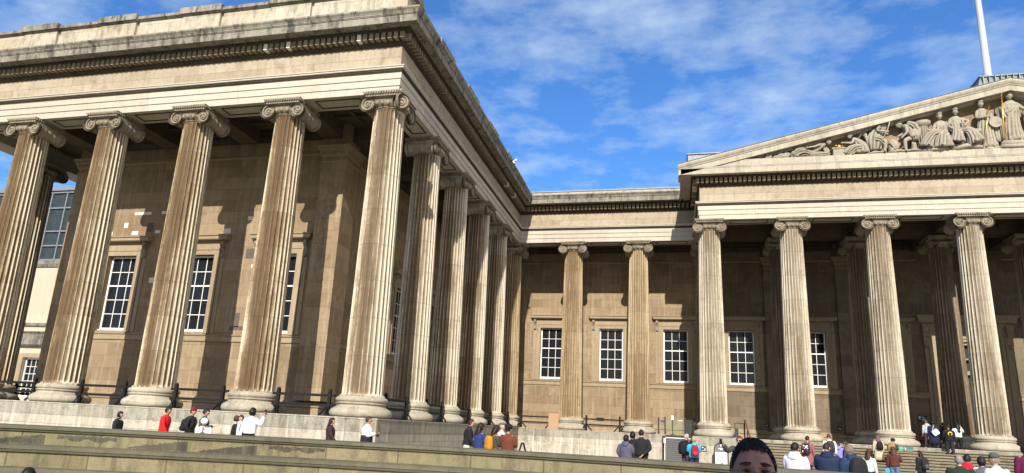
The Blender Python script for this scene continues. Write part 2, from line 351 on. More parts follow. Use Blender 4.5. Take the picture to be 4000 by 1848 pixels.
# paving and lawn
def ground_mat():
    m, nt, b = newmat('forecourt_paving'); g = N(nt, 'ShaderNodeNewGeometry')
    br = N(nt, 'ShaderNodeTexBrick', offset=0.5); br.inputs['Scale'].default_value = 1; br.inputs['Brick Width'].default_value = 0.9
    br.inputs['Row Height'].default_value = 0.6; br.inputs['Mortar Size'].default_value = 0.008
    br.inputs['Color1'].default_value = (0.24, 0.215, 0.165, 1); br.inputs['Color2'].default_value = (0.30, 0.27, 0.21, 1); br.inputs['Mortar'].default_value = (0.12, 0.11, 0.09, 1)
    L(nt, g.outputs['Position'], br.inputs['Vector'])
    f = noisen(nt, g.outputs['Position'], 1.2, 7, 0.65); gr = ramp(nt, f, 0.3, 0.7, 0.75, 1.15)
    L(nt, mixn(nt, 1.0, br.outputs['Color'], comb(nt, gr, gr, gr), 'MULTIPLY'), b.inputs['Base Color'])
    b.inputs['Roughness'].default_value = 0.85; return m
M['ground'] = ground_mat()
M['lawn'] = simple('lawn_soil', (0.06, 0.11, 0.025), 0.9, 0, 0.4, 6)
M['grass'] = simple('grass_blade', (0.07, 0.16, 0.03), 0.7, 0, 0.4, 3)
GZ = -1.7
H0 = 13.31
# ---------------------------------------------------------------- column lines
SX, SY = 4.718, 4.779
YR = 5 * SY            # recess colonnade line
XP, SP, YP = 13.905, 4.855, 4 * SY
XC = [4.587, 9.26]
PATH = [(-5 * SX, 30.0), (-5 * SX, 0.0), (0.0, 0.0), (0.0, YR), (XP, YR), (XP, YP), (XP + 7 * SP, YP), (XP + 7 * SP, 30.0)]
DW = 4.25; DA = 3.85   # cella wall plane, anta plane
YW = YR + 4.0
XD = XP + 3.5 * SP     # centre of portico
B = empty('museum_building', (0, 0, 0), 0, 'huge cream stone classical museum with fluted columns, deep entablature and sculpted pediment', 'museum')
# ---- ground
MB().box(-400, 400, -300, 500, GZ - 0.5, GZ).build('ground', M['ground']); bpy.data.objects['ground']['kind'] = 'structure'
# ---- plinth (stylobate)
mb = MB(); PO = 1.22
xe = XP + 7 * SP
for za_, zb_, nm, mt, g_ in ((GZ + .001, -.50, 'plinth', 'plinth', .0), (-.494, 0, 'plinth_top_course', 'plinth2', .012)):
    mb = MB(); mb.box(-5 * SX - PO - g_, PO + g_, -PO - g_, 30, za_, zb_); mb.build(nm, M[mt], B)
    mb = MB(); mb.box(PO + g_, XP - PO - g_, YR - PO - g_, 30, za_, zb_); mb.build(nm, M[mt], B)
    mb = MB(); mb.box(XP - PO - g_, xe + PO, YP - PO - g_, 30, za_, zb_); mb.build(nm, M[mt], B)
# thin nosing line at the plinth edge
mb = MB(); sweep(mb, [(PO - 0.3, -0.0), (PO + 0.035, 0.0), (PO + 0.035, -0.045), (PO - 0.3, -0.045)], [(p[0], p[1]) for p in PATH]);
mb.v = [(x, y, z + 0.0035) for x, y, z in mb.v]; mb.build('plinth_nosing', M['plinth'], B)
# ---- columns
def shaft_mesh(mat):
    zs = [0.785, 0.80, 0.83, 0.87, 0.93, 1.02]
    z = 1.4
    for k in range(1, 8): zs += [0.8 + 1.48 * k - 0.008, 0.8 + 1.48 * k + 0.008, 0.8 + 1.48 * k + 0.75]
    zs = [q for q in zs if q < 12.3] + [12.40, 12.48, 12.53, 12.56, 12.60]
    zs = sorted(set(zs)); nf = 24; ns = 9; vs = []; fs = []
    n = nf * ns
    for z in zs:
        t = (z - 0.8) / 11.8; R = 0.79 - 0.145 * max(0, t) ** 1.25
        if z < 0.9: R += 0.05 * (1 - (z - 0.785) / 0.115) ** 2
        if z < 1.02: s = sqrt(max(0, 1 - ((1.02 - z) / 0.19) ** 2)) if z > 0.83 else 0
        elif z > 12.40: s = sqrt(max(0, 1 - ((z - 12.40) / 0.16) ** 2)) if z < 12.56 else 0
        else: s = 1
        for i in range(nf):
            for j in range(ns):
                q = j / ns; a = 2 * pi * (i + q) / nf
                e = (q - 0.44) / 0.44
                d = 0.108 * R * sqrt(max(0, 1 - e * e)) if abs(e) < 1 else 0
                r = R - d * s; vs.append((r * cos(a), r * sin(a), z))
    for k in range(len(zs) - 1):
        for i in range(n):
            m = (i + 1) % n; fs.append((k * n + i, k * n + m, (k + 1) * n + m, (k + 1) * n + i))
    mb = MB(); mb.add(vs, fs); return mb.mesh('shaft', mat, angle=40)
def base_mesh():
    p = [(0.9, 0.004), (1.06, 0.004), (1.13, 0.03), (1.175, 0.09), (1.185, 0.16), (1.165, 0.24), (1.11, 0.305), (1.045, 0.335), (1.04, 0.355), (0.985, 0.375), (0.945, 0.41),
         (0.925, 0.455), (0.935, 0.485), (0.985, 0.50), (0.99, 0.53), (0.945, 0.54), (0.94, 0.56), (0.975, 0.585), (1.0, 0.63), (0.995, 0.69), (0.955, 0.74), (0.89, 0.765), (0.865, 0.785), (0.80, 0.79)]
    mb = MB(); mb.lathe(p, 56, caps=False)
    st = len(mb.v)
    # ring of small leaf tips where the flutes meet the base
    for i in range(24):
        a = 2 * pi * (i + 0.94) / 24; mb.blob((0.83 * cos(a), 0.83 * sin(a), 0.80), (0.045, 0.045, 0.04), 6, 4)
    return mb.mesh('base', M['base'], angle=50)
def volute(mb, cx, cz, y, s, sgn, R=0.355):
    """scroll face in the x-z plane at depth y, facing s (-1 front / +1 back); sgn -1 left volute, +1 right volute"""
    st = len(mb.v)
    # dished disc
    vs = [(cx, y - s * 0.045, cz)]; fs = []; n = 28
    rings = [(0.25, 0.045), (0.6, 0.045), (0.97, 0.03), (1.0, -0.0), (1.0, -0.10)]
    for rr, dy in rings:
        for i in range(n):
            a = 2 * pi * i / n; vs.append((cx + R * rr * cos(a), y - s * dy, cz + R * rr * sin(a)))
    for i in range(n): fs.append((0, 1 + i, 1 + (i + 1) % n))
    for k in range(len(rings) - 1):
        for i in range(n):
            m = (i + 1) % n; fs.append((1 + k * n + i, 1 + (k + 1) * n + i, 1 + (k + 1) * n + m, 1 + k * n + m))
    mb.add(vs, fs)
    pts = []; rad = []; T = 2.6 * 2 * pi
    for i in range(66):
        th = T * i / 65; r = (R - 0.02) * exp(-0.125 * th) ; a = pi / 2 + sgn * (-th)
        pts.append((cx + r * cos(a), y - s * 0.012, cz + r * sin(a))); rad.append(0.036 * exp(-0.075 * th) + 0.006)
    mb.tube(pts, rad, 6); mb.blob((cx, y - s * 0.01, cz), (0.055, 0.045, 0.055), 10, 6)
def capital_mesh(corner=False):
    mb = MB(); cz = 12.775; vx = 0.70; yf = 0.70
    mb.lathe([(0.645, 12.59), (0.68, 12.60), (0.70, 12.63), (0.68, 12.66), (0.74, 12.70), (0.84, 12.80), (0.86, 12.88), (0.6, 12.9)], 36)
    for i in range(20):
        a = 2 * pi * i / 20; mb.blob((0.80 * cos(a), 0.80 * sin(a), 12.80), (0.075, 0.075, 0.10), 7, 5)
    # abacus with eggs
    A = 0.86
    mb.box(-A + .05, A - .05, -A + .05, A - .05, 13.10, 13.20); mb.box(-A - .03, A + .03, -A - .03, A + .03, 13.255, 13.306)
    mb.box(-A + .02, A - .02, -A + .02, A - .02, 13.20, 13.255)
    for i in range(15):
        t = -A + (i + 0.5) * 2 * A / 15
        for sgn in (-1, 1):
            mb.blob((t, sgn * A, 13.215), (0.045, 0.05, 0.055), 6, 4); mb.blob((sgn * A, t, 13.215), (0.05, 0.045, 0.055), 6, 4)
    def face(s):
        # canalis between the scrolls, sagging lower edge
        n = 14; vs = []; fs = []
        for i in range(n + 1):
            x = -vx + 2 * vx * i / n; sag = 0.055 * (1 - (x / vx) ** 2)
            y = s * yf
            vs += [(x, y - s * 0.09, 13.125), (x, y + s * 0.02, 13.125), (x, y + s * 0.03, 13.09), (x, y - s * 0.03, 13.06), (x, y - s * 0.03, 12.94 - sag), (x, y + s * 0.02, 12.91 - sag), (x, y + s * 0.015, 12.875 - sag), (x, y - s * 0.12, 12.86 - sag)]
        m = 8
        for i in range(n):
            for j in range(m):
                k = (j + 1) % m; fs.append((i * m + j, i * m + k, (i + 1) * m + k, (i + 1) * m + j))
        fs += [tuple(range(m)), tuple(n * m + j for j in range(m))]
        mb.add(vs, fs)
    def pair(s, xs=(-1, 1)):
        for g in xs: volute(mb, g * vx, cz, s * yf, s, g)
        face(s)
    def bolster(x, y0, y1):
        n = 20; prof = []
        for i in range(25):
            t = i / 24; y = y0 + (y1 - y0) * t; q = abs(2 * t - 1)
            r = 0.235 + 0.11 * q ** 1.6
            if abs(q) < 0.10: r += 0.022
            if 0.34 < q < 0.42: r += 0.02
            prof.append((y, r))
        vs = []; fs = []
        for y, r in prof:
            for i in range(n):
                a = 2 * pi * i / n; vs.append((x + r * cos(a), y, cz + r * sin(a)))
        for k in range(len(prof) - 1):
            for i in range(n):
                m = (i + 1) % n; fs.append((k * n + i, (k + 1) * n + i, (k + 1) * n + m, k * n + m))
        mb.add(vs, fs)
        mb.box(x - 0.2, x + 0.2, min(y0, y1), max(y0, y1), 12.95, 13.11)
    if not corner:
        pair(-1); pair(1); bolster(-vx, -0.62, 0.62); bolster(vx, -0.62, 0.62)
    else:
        # two scrolled faces: front (-Y) and right (+X); the shared corner scroll turns outward
        volute(mb, -vx, cz, -yf, -1, -1); face(-1); bolster(-vx, -0.62, 0.62)
        st = len(mb.v); volute(mb, -vx, cz, -yf, -1, -1); volute(mb, vx, cz, -yf, -1, 1); 
        # rotate second pair to face +X
        R = Matrix.Rotation(pi / 2, 4, 'Z')
        mb.v = mb.v[:st] + [tuple(R @ Vector(p)) for p in mb.v[st:]]
        st = len(mb.v); face(-1); bolster(vx, -0.62, 0.62); mb.v = mb.v[:st] + [tuple(R @ Vector(p)) for p in mb.v[st:]]
        st = len(mb.v); volute(mb, 0, 0, 0, -1, 1); R2 = Matrix.Translation((vx + 0.10, -yf - 0.0, cz)) @ Matrix.Rotation(radians(20), 4, 'Z')
        mb.v = mb.v[:st] + [tuple(R2 @ Vector(p)) for p in mb.v[st:]]
    return mb.mesh('capital', M['capital'], angle=45)
SH = {k: shaft_mesh(M[k]) for k in ('colb', 'colr', 'colp', 'colc', 'cols')}
BM_, CP, CPC = base_mesh(), capital_mesh(), capital_mesh(True)
def column(x, y, rz=0, kind='colb', corner=False):
    e = bpy.data.objects.new('column', None); COL.objects.link(e); e.parent = B; e.location = (x, y, 0)
    link_obj('base', BM_, e, (0, 0, 0), random.random() * 6)
    link_obj('shaft', SH[kind], e); link_obj('capital', CPC if corner else CP, e, (0, 0, 0), rz)
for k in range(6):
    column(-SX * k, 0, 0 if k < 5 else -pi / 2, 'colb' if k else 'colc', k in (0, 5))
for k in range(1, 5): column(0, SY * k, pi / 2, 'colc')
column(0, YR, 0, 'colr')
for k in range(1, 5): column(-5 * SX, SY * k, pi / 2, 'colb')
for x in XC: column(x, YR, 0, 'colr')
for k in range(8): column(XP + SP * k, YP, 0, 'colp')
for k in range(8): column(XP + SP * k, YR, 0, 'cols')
# ---- entablature
def part(prof, name, mat, path=PATH, angle=None):
    mb = MB(); sweep(mb, prof, path); return mb.build(name, mat, B, angle=angle)
part([(-0.62, H0), (0.60, H0), (0.60, 13.61), (0.64, 13.62), (0.64, 13.92), (0.68, 13.93), (0.68, 14.20), (-0.62, 14.20)], 'architrave', M['arch'])
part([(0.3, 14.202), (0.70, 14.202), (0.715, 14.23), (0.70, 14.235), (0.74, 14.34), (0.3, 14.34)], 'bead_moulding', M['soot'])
part([(0.3, 14.342), (0.78, 14.342), (0.80, 14.36), (0.80, 14.41), (0.835, 14.43), (0.835, 14.475), (0.3, 14.50)], 'architrave_cap', M['arch'])
mb = MB()
for p, t, nn in along(PATH[1:7], 0.725, 0.105): mb.blob((p.x, p.y, 14.285), (0.037, 0.037, 0.048), 5, 4)
mb.build('egg_moulding', M['soot'], B, smooth=True)
part([(-0.6, 14.21), (0.55, 14.48), (0.55, 15.50), (-0.6, 15.50)], 'frieze', M['frieze'])
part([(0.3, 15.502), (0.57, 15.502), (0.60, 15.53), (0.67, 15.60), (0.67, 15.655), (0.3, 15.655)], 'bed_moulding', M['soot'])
mb = MB()
for p, t, nn in along(PATH[1:7], 0.65, 0.105): mb.blob((p.x, p.y, 15.575), (0.042, 0.042, 0.05), 5, 4)
for p, t, nn in along(PATH[1:7], 1.02, 0.115): mb.blob((p.x, p.y, 16.03), (0.045, 0.045, 0.04), 5, 4)
mb.build('egg_moulding', M['soot'], B, smooth=True)
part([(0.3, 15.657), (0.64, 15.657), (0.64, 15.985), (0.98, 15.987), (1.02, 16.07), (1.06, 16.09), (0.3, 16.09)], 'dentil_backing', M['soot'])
mb = MB()
for p, t, nn in along(PATH[1:7], 0.80, 0.285, 0.0):
    a = p - t * 0.088 - nn * 0.155; c_ = p + t * 0.088 + nn * 0.155
    mb.box(min(a.x, c_.x), max(a.x, c_.x), min(a.y, c_.y), max(a.y, c_.y), 15.69 + random.uniform(-.006, .006), 15.98)
mb.build('dentil_band', M['dentil'], B)
mb = MB(); nd = [q for q in along(PATH[1:7], 0.805, 0.285, 0.0)]
for i in (62, 66, 78, 150, 158, 214, 220, 224, 225, 226, 227):
    if i < len(nd):
        p, t, nn = nd[i]; a = p - t * 0.09 - nn * 0.155; c_ = p + t * 0.09 + nn * 0.155
        MB().box(min(a.x, c_.x), max(a.x, c_.x), min(a.y, c_.y), max(a.y, c_.y), 15.685, 15.983).build('replaced_dentil', M['patch'], B)

WINGP = PATH[:5] 
WP = [(-5 * SX, 30.0), (-5 * SX, 0.0), (0.0, 0.0), (0.0, YR), (XP - 1.5, YR)]
part([(0.3, 16.092), (1.44, 16.092), (1.44, 16.06), (1.50, 16.06), (1.50, 16.37), (1.53, 16.385), (1.53, 16.42), (0.3, 16.42)], 'corona', M['cornice'], WP)
part([(0.3, 16.422), (1.55, 16.422), (1.56, 16.47), (1.60, 16.54), (1.65, 16.60), (1.65, 16.67), (0.6, 16.78), (0.3, 16.78)], 'cyma', M['cornice'], WP)
PP = [(XP - .2, YR + 2), (XP - .2, YP), (xe + .2, YP), (xe + .2, 30.0)]
part([(0.3, 16.092), (1.44, 16.092), (1.44, 16.06), (1.50, 16.06), (1.50, 16.42), (1.52, 16.44), (1.52, 16.50), (0.3, 16.50)], 'corona', M['pcornice'], PP)
part([(0.3, 16.502), (1.53, 16.502), (1.53, 16.525), (0.7, 16.56), (0.3, 16.56)], 'lead_flashing', M['lead'], PP)
# wing parapet with blocks over the columns
WPP = [(-5 * SX, 30.0), (-5 * SX, 0.0), (0.0, 0.0), (0.0, YR + 0.5)]
part([(-0.3, 16.6), (0.50, 16.6), (0.50, 18.16), (-0.3, 18.16)], 'parapet', M['parapet'], WPP)
part([(-0.4, 18.162), (0.52, 18.162), (0.60, 18.22), (0.66, 18.25), (0.66, 18.40), (0.60, 18.44), (-0.4, 18.46)], 'parapet_coping', M['cornice'], WPP)
mb = MB(); mc = MB()
def blockat(x, y, nx, ny):
    mb = MB(); mc = MB(); hw = 1.02
    if ny: 
        mb.box(x - hw, x + hw, -0.64, -0.2, 16.61, 18.17); mc.box(x - hw - .1, x + hw + .1, -0.80, -0.2, 18.175, 18.49); mc.box(x - hw - .04, x + hw + .04, -0.71, -0.2, 18.12, 18.174)
    else:
        mb.box(0.2, 0.64, y - hw, y + hw, 16.61, 18.17); mc.box(0.2, 0.71, y - hw - .1, y + hw + .1, 18.175, 18.475); mc.box(0.2, 0.68, y - hw - .04, y + hw + .04, 18.12, 18.174)
    o = mb.build('parapet_block', M['parapet'], B); mc.build('block_cap', M['cornice'], o)
for k in range(1, 5): blockat(-SX * k - 0.35, 0, 0, 1)
for k in range(1, 5): blockat(0, SY * k, 1, 0)
mb.box(-0.9, 0.64, -0.64, 0.9, 16.61, 18.17); mc.box(-1.0, 0.80, -0.80, 1.0, 18.175, 18.49)
o = mb.build('parapet_block', M['parapet'], B); mc.build('block_cap', M['cornice'], o)
# recess blocking course (low, lead capped)
MB().box(0.52, XP - 1.7, YR - 0.9, YR + 0.3, 16.7, 17.10).build('blocking_course', M['parapet'], B)
MB().box(0.52, XP - 1.7, YR - 0.95, YR + 0.3, 17.104, 17.19).build('lead_capping', M['lead'], B)
# roof masses
mb = MB(); mb.box(-5 * SX + 0.4, -0.4, 0.4, 30, 16.5, 17.6); mb.box(-0.4, XP, YR + 0.35, 30, 16.5, 16.9); mb.box(XP, xe, YR + 0.3, 30, 16.5, 16.9); mb.build('roof', M['lead'], B)
# ---- ceilings, beams
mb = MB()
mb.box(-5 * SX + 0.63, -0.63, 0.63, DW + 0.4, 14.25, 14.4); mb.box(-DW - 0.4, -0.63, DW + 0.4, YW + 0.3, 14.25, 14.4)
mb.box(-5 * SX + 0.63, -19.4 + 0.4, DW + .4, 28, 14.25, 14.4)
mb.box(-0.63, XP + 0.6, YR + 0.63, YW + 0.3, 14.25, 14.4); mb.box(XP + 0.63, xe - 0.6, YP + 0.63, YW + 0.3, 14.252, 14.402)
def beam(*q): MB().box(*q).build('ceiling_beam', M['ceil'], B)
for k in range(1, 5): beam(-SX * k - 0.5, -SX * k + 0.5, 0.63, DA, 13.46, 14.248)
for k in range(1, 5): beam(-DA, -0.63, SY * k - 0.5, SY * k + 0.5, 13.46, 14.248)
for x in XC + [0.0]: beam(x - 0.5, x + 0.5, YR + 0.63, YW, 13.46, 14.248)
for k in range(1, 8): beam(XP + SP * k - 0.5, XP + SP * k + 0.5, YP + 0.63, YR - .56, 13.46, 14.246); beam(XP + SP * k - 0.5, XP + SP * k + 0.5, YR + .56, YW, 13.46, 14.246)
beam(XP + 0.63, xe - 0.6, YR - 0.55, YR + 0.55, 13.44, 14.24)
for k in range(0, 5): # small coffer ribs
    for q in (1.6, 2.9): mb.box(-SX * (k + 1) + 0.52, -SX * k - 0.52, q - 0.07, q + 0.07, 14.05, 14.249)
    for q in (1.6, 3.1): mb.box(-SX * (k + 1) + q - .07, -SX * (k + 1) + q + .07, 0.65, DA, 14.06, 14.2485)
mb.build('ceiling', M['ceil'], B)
# sunk panels framed under the architrave
mb = MB()
def frame_rect(x0, x1, y0, y1, z, w=0.05, h=0.035):
    mb = MB()
    mb.box(x0, x1, y0, y0 + w, z - h, z + .002); mb.box(x0, x1, y1 - w, y1, z - h, z + .002)
    mb.box(x0, x0 + w, y0 + w, y1 - w, z - h, z + .002); mb.box(x1 - w, x1, y0 + w, y1 - w, z - h, z + .002)
    mb.build('soffit_panel', M['soot'], B)
for k in range(5): frame_rect(-SX * (k + 1) + 1.3, -SX * k - 1.3, -0.36, 0.36, H0)
for k in range(5): frame_rect(-0.36, 0.36, SY * k + 1.3, SY * (k + 1) - 1.3, H0)
xs = [0.0] + XC + [XP]
for a, b in zip(xs[:-1], xs[1:]): frame_rect(a + 1.25, b - 1.25, YR - 0.36, YR + 0.36, H0)
for k in range(7): frame_rect(XP + SP * k + 1.3, XP + SP * (k + 1) - 1.3, YP - 0.36, YP + 0.36, H0); frame_rect(XP + SP * k + 1.3, XP + SP * (k + 1) - 1.3, YR - 0.36, YR + 0.36, 13.44)
# ---- cella walls
WX0, WX1, WZ0, WZ1 = 0.89, 0.89, 3.74, 7.66
def wall(mb, P, T, u0, u1, z0, z1, ops, rev=0.45):
    """wall face through P along unit T (right-hand outward normal); ops = [(ua,ub,za,zb)]"""
    T = Vector(T); Nn = Vector((T.y, -T.x, 0)); P = Vector(P)
    def pt(u, z, d=0): q = P + T * u - Nn * d; return (q.x, q.y, z)
    us = sorted(set([u0, u1] + [a for o in ops for a in o[:2]])); zs = sorted(set([z0, z1] + [a for o in ops for a in o[2:]]))
    for a, b in zip(us[:-1], us[1:]):
        for c_, d in zip(zs[:-1], zs[1:]):
            um, zm = (a + b) / 2, (c_ + d) / 2
            if any(o[0] < um < o[1] and o[2] < zm < o[3] for o in ops): continue
            mb.quad(pt(a, c_), pt(b, c_), pt(b, d), pt(a, d))
    for a, b, c_, d in ops:
        mb.quad(pt(a, c_), pt(a, d), pt(a, d, rev), pt(a, c_, rev)); mb.quad(pt(b, d), pt(b, c_), pt(b, c_, rev), pt(b, d, rev))
        mb.quad(pt(a, d), pt(b, d), pt(b, d, rev), pt(a, d, rev)); mb.quad(pt(b, c_), pt(a, c_), pt(a, c_, rev), pt(b, c_, rev))
FW = [-16.35, -11.68, -7.03]
RW = [2.45, 7.02, 11.78, 16.42, 21.2, 26.05, 35.75, 40.6]
SWIN = [13.15, 18.15, 23.2]
mw = MB()
wall(mw, (0, DW, 0), (1, 0, 0), -19.4, -DW, 0, 14.25, [(x - .89, x + .89, WZ0, WZ1) for x in FW])
wall(mw, (-DW, 0, 0), (0, 1, 0), DW, YW, 0, 14.25, [(y - .89, y + .89, WZ0, WZ1) for y in SWIN])
DO = (XD - 1.75, XD + 1.75, 0.0, 7.1)
wall(mw, (0, YW, 0), (1, 0, 0), -DW, XP, 0, 14.25, [(x - .89, x + .89, WZ0, WZ1) for x in RW[:3]], 0.5)
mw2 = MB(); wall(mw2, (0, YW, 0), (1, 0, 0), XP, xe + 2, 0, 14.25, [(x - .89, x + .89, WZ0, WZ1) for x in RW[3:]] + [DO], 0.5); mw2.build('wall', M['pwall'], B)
wall(mw, (-19.4, 0, 0), (0, -1, 0), -30, -DW, 0, 14.25, [])
mw.build('wall', M['wall'], B)
# antae
mb = MB(); mcap = MB()
def anta(x0, x1, y0, y1, top=12.5):
    mb = MB(); mcap = MB()
    mb.box(x0, x1, y0, y1, 0.65, top)
    mcap.box(x0 - .04, x1 + .04, y0 - .04, y1 + .04, top - .30, top - .24)
    for k, (e, za, zb) in enumerate(((.03, 0.0, .10), (.07, .101, .22), (.12, .221, .33), (.17, .331, .43), (.22, .431, .56))):
        mcap.box(x0 - e, x1 + e, y0 - e, y1 + e, top + za, top + zb)
    for i in range(int((x1 - x0) / .14)):
        xx = x0 + .07 + i * .14
        if xx < x1: mcap.blob((xx, y0 - .12, top + .17), (.05, .05, .07), 6, 4); mcap.blob((xx, y0 - .18, top + .38), (.05, .04, .06), 6, 4)
    for i in range(int((y1 - y0) / .14)):
        yy = y0 + .07 + i * .14; mcap.blob((x1 + .12, yy, top + .17), (.05, .05, .07), 6, 4)
    mb.box(x0 + .002, x1 - .002, y0 + .002, y1 - .002, top + .2, 14.24)
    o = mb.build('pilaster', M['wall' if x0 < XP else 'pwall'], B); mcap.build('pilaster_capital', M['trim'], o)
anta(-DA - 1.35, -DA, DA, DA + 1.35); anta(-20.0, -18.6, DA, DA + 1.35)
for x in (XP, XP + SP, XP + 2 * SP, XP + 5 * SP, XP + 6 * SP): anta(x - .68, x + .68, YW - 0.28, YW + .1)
# mouldings of the inner walls
CPATH = [(-19.4, 28), (-19.4, DW), (-DW, DW), (-DW, YW), (XD - 2.6, YW)]
CP2 = [(XD + 2.6, YW), (xe + 2, YW)]
for pth in (CPATH, CP2):
    part([(-.1, 0.001), (0.28, 0.001), (0.28, 0.30), (0.24, 0.33), (0.30, 0.37), (0.31, 0.43), (0.26, 0.47), (0.20, 0.49), (0.20, 0.56), (0.12, 0.60), (0.05, 0.66), (-.1, 0.66)], 'wall_base_moulding', M['trim'], pth, 40)
    part([(-.1, 13.62), (0.06, 13.62), (0.10, 13.72), (0.22, 13.86), (0.22, 14.0), (0.30, 14.1), (0.30, 14.245), (-.1, 14.245)], 'wall_cornice', M['soot'], pth)
    part([(-.1, 12.78), (0.05, 12.78), (0.07, 12.84), (0.05, 12.90), (-.1, 12.90)], 'wall_band', M['trim'], pth)
sc = [(-.05, 3.27), (0.05, 3.27), (0.07, 3.31), (0.05, 3.33), (0.05, 3.52), (0.10, 3.56), (0.12, 3.62), (-.05, 3.66)]
segs = [[(-18.6, DW), (-DA - 1.36, DW)], [(-DW, DA + 1.36), (-DW, YW)], [(-DW, YW), (XP - .69, YW)], [(XP + .69, YW), (XP + SP - .69, YW)], [(XP + SP + .69, YW), (XP + 2 * SP - .69, YW)],
        [(XP + 2 * SP + .69, YW), (XD - 2.6, YW)], [(XD + 2.6, YW), (XP + 5 * SP - .69, YW)]]
for sg in segs: mb = MB(); sweep(mb, sc, sg); mb.build('string_course', M['trim'], B)
# ---- windows
def window_meshes(seed=1):
    fr = MB(); W, Hh = 0.89, (WZ1 - WZ0)
    y = 0.28; t = 0.05
    fr.box(-W, -W + .085, y - .03, y + .06, 0, Hh); fr.box(W - .085, W, y - .03, y + .06, 0, Hh)
    fr.box(-W + .085, W - .085, y - .03, y + .06, Hh - .08, Hh); fr.box(-W + .085, W - .085, y - .05, y + .06, 0.0, .15); fr.box(-W - .02, W + .02, y - .16, y - .051, -0.02, .05)
    iw = 2 * (W - .085); ih = Hh - .23; z0 = .15
    for i in (1, 2):
        x = -W + .085 + iw * i / 3; fr.box(x - .016, x + .016, y, y + .04, z0, Hh - .08)
    for j in range(1, 5):
        z = z0 + ih * j / 5; a = .016 if j != 3 else .034
        fr.box(-W + .085, W - .085, y - (.02 if j == 3 else .003), y + .045, z - a, z + a)
    gl = MB(); rg = random.Random(seed)
    for i in range(3):
        for j in range(5):
            x0_, x1_ = -W + .085 + iw * i / 3, -W + .085 + iw * (i + 1) / 3; za_, zb_ = z0 + ih * j / 5, z0 + ih * (j + 1) / 5; tx, tz = rg.uniform(-.012, .012), rg.uniform(-.014, .014)
            gl.quad((x0_, y + .02 - tx - tz, za_), (x1_, y + .02 + tx - tz, za_), (x1_, y + .02 + tx + tz, zb_), (x0_, y + .02 - tx + tz, zb_))
    su = MB()
    for s in (-1, 1):
        a, b = sorted((s * W, s * (W + .30))); su.box(a, b, -.07, .02, -.08, Hh + .30)
        a, b = sorted((s * (W + .24), s * (W + .34))); su.box(a, b, -.10, -.071, -.08, Hh + .34)
        a, b = sorted((s * (W + .36), s * (W + .58))); su.box(a, b, -.05, .02, -.08, Hh + .62)
    su.box(-W, W, -.07, .02, Hh, Hh + .30); su.box(-W - .23, W + .23, -.10, -.071, Hh + .24, Hh + .34)
    su.box(-W - .34, W + .34, -.05, .02, Hh + .345, Hh + .62)
    ho = MB(); sweep(ho, [(0, Hh + .62), (.10, Hh + .62), (.12, Hh + .70), (.30, Hh + .72), (.34, Hh + .76), (.34, Hh + .88), (.40, Hh + .93), (.40, Hh + .98), (0, Hh + 1.06)],
                     [(-W - .40, 0.02), (-W - .40, 0.0), (W + .40, 0.0), (W + .40, 0.02)])
    for i in range(26): ho.blob((-W - .3 + (2 * W + .6) * i / 25, -.12, Hh + .66), (.025, .03, .035), 5, 4)
    co = MB(); x = 0; prof = [(0, .62), (.27, .62), (.29, .52), (.25, .42), (.16, .30), (.10, .18), (.09, .06), (.14, -.04), (.13, -.13), (.06, -.18), (0, -.16)]
    vs = [(xx, -d, Hh + z) for xx in (-.09, .09) for d, z in prof]; m = len(prof)
    co.add(vs, [(j, (j + 1) % m, m + (j + 1) % m, m + j) for j in range(m)] + [tuple(range(m - 1, -1, -1)), tuple(m + j for j in range(m))])
    co.blob((0, -.2, Hh + .48), (.10, .12, .10), 8, 6); co.blob((0, -.09, Hh - .07), (.10, .08, .09), 8, 6)
    return (fr.mesh('frame', M['white']), gl.mesh('pane', M['pane']), su.mesh('surround', M['trim']), ho.mesh('hood', M['trim']), co.mesh('bracket', M['capital'], angle=40))
WMS = [window_meshes(q) for q in range(4)]; WI = [0]
def window(x, y, rz):
    e = bpy.data.objects.new('window', None); COL.objects.link(e); e.parent = B; e.location = (x, y, WZ0); e.rotation_euler = (0, 0, rz)
    WM = WMS[WI[0] % 4]; WI[0] += 1
    for nm, me in zip(('frame', 'pane', 'surround', 'hood'), WM): link_obj(nm, me, e)
    for sg in (-1, 1): link_obj('bracket', WM[4], e, (sg * (.89 + .46), 0, 0))
for x in FW: window(x, DW, 0)
for y in SWIN: window(-DW, y, pi / 2)
for x in RW: window(x, YW, 0)
# curtains' paler blind at the bottom of wing windows is skipped; grand doorway
dr = bpy.data.objects.new('doorway', None); COL.objects.link(dr); dr.parent = B; dr.location = (XD, YW, 0)
mb = MB()
for s in (-1, 1):
    for k, (a, b, d) in enumerate(((1.75, 1.95, .06), (1.952, 2.2, .12), (2.202, 2.36, .18), (2.362, 2.62, .10))):
        x0, x1 = sorted((s * a, s * b)); mb.box(x0, x1, -d, .02, 0.0, 7.1 + (a - 1.75))
mb.box(-1.95, 1.95, -.06, .02, 7.1, 7.3); mb.box(-2.2, 2.2, -.12, .02, 7.302, 7.55); mb.box(-2.36, 2.36, -.18, .02, 7.552, 7.7); mb.box(-2.62, 2.62, -.10, .02, 7.702, 8.2)
mb.build('surround', M['trim'], dr)
mb = MB(); sweep(mb, [(0, 8.2), (.14, 8.2), (.18, 8.32), (.40, 8.38), (.44, 8.45), (.44, 8.62), (.56, 8.78), (.58, 8.86), (0, 8.95)], [(-2.5, .02), (-2.5, 0), (2.5, 0), (2.5, .02)]); mb.build('hood', M['trim'], dr)
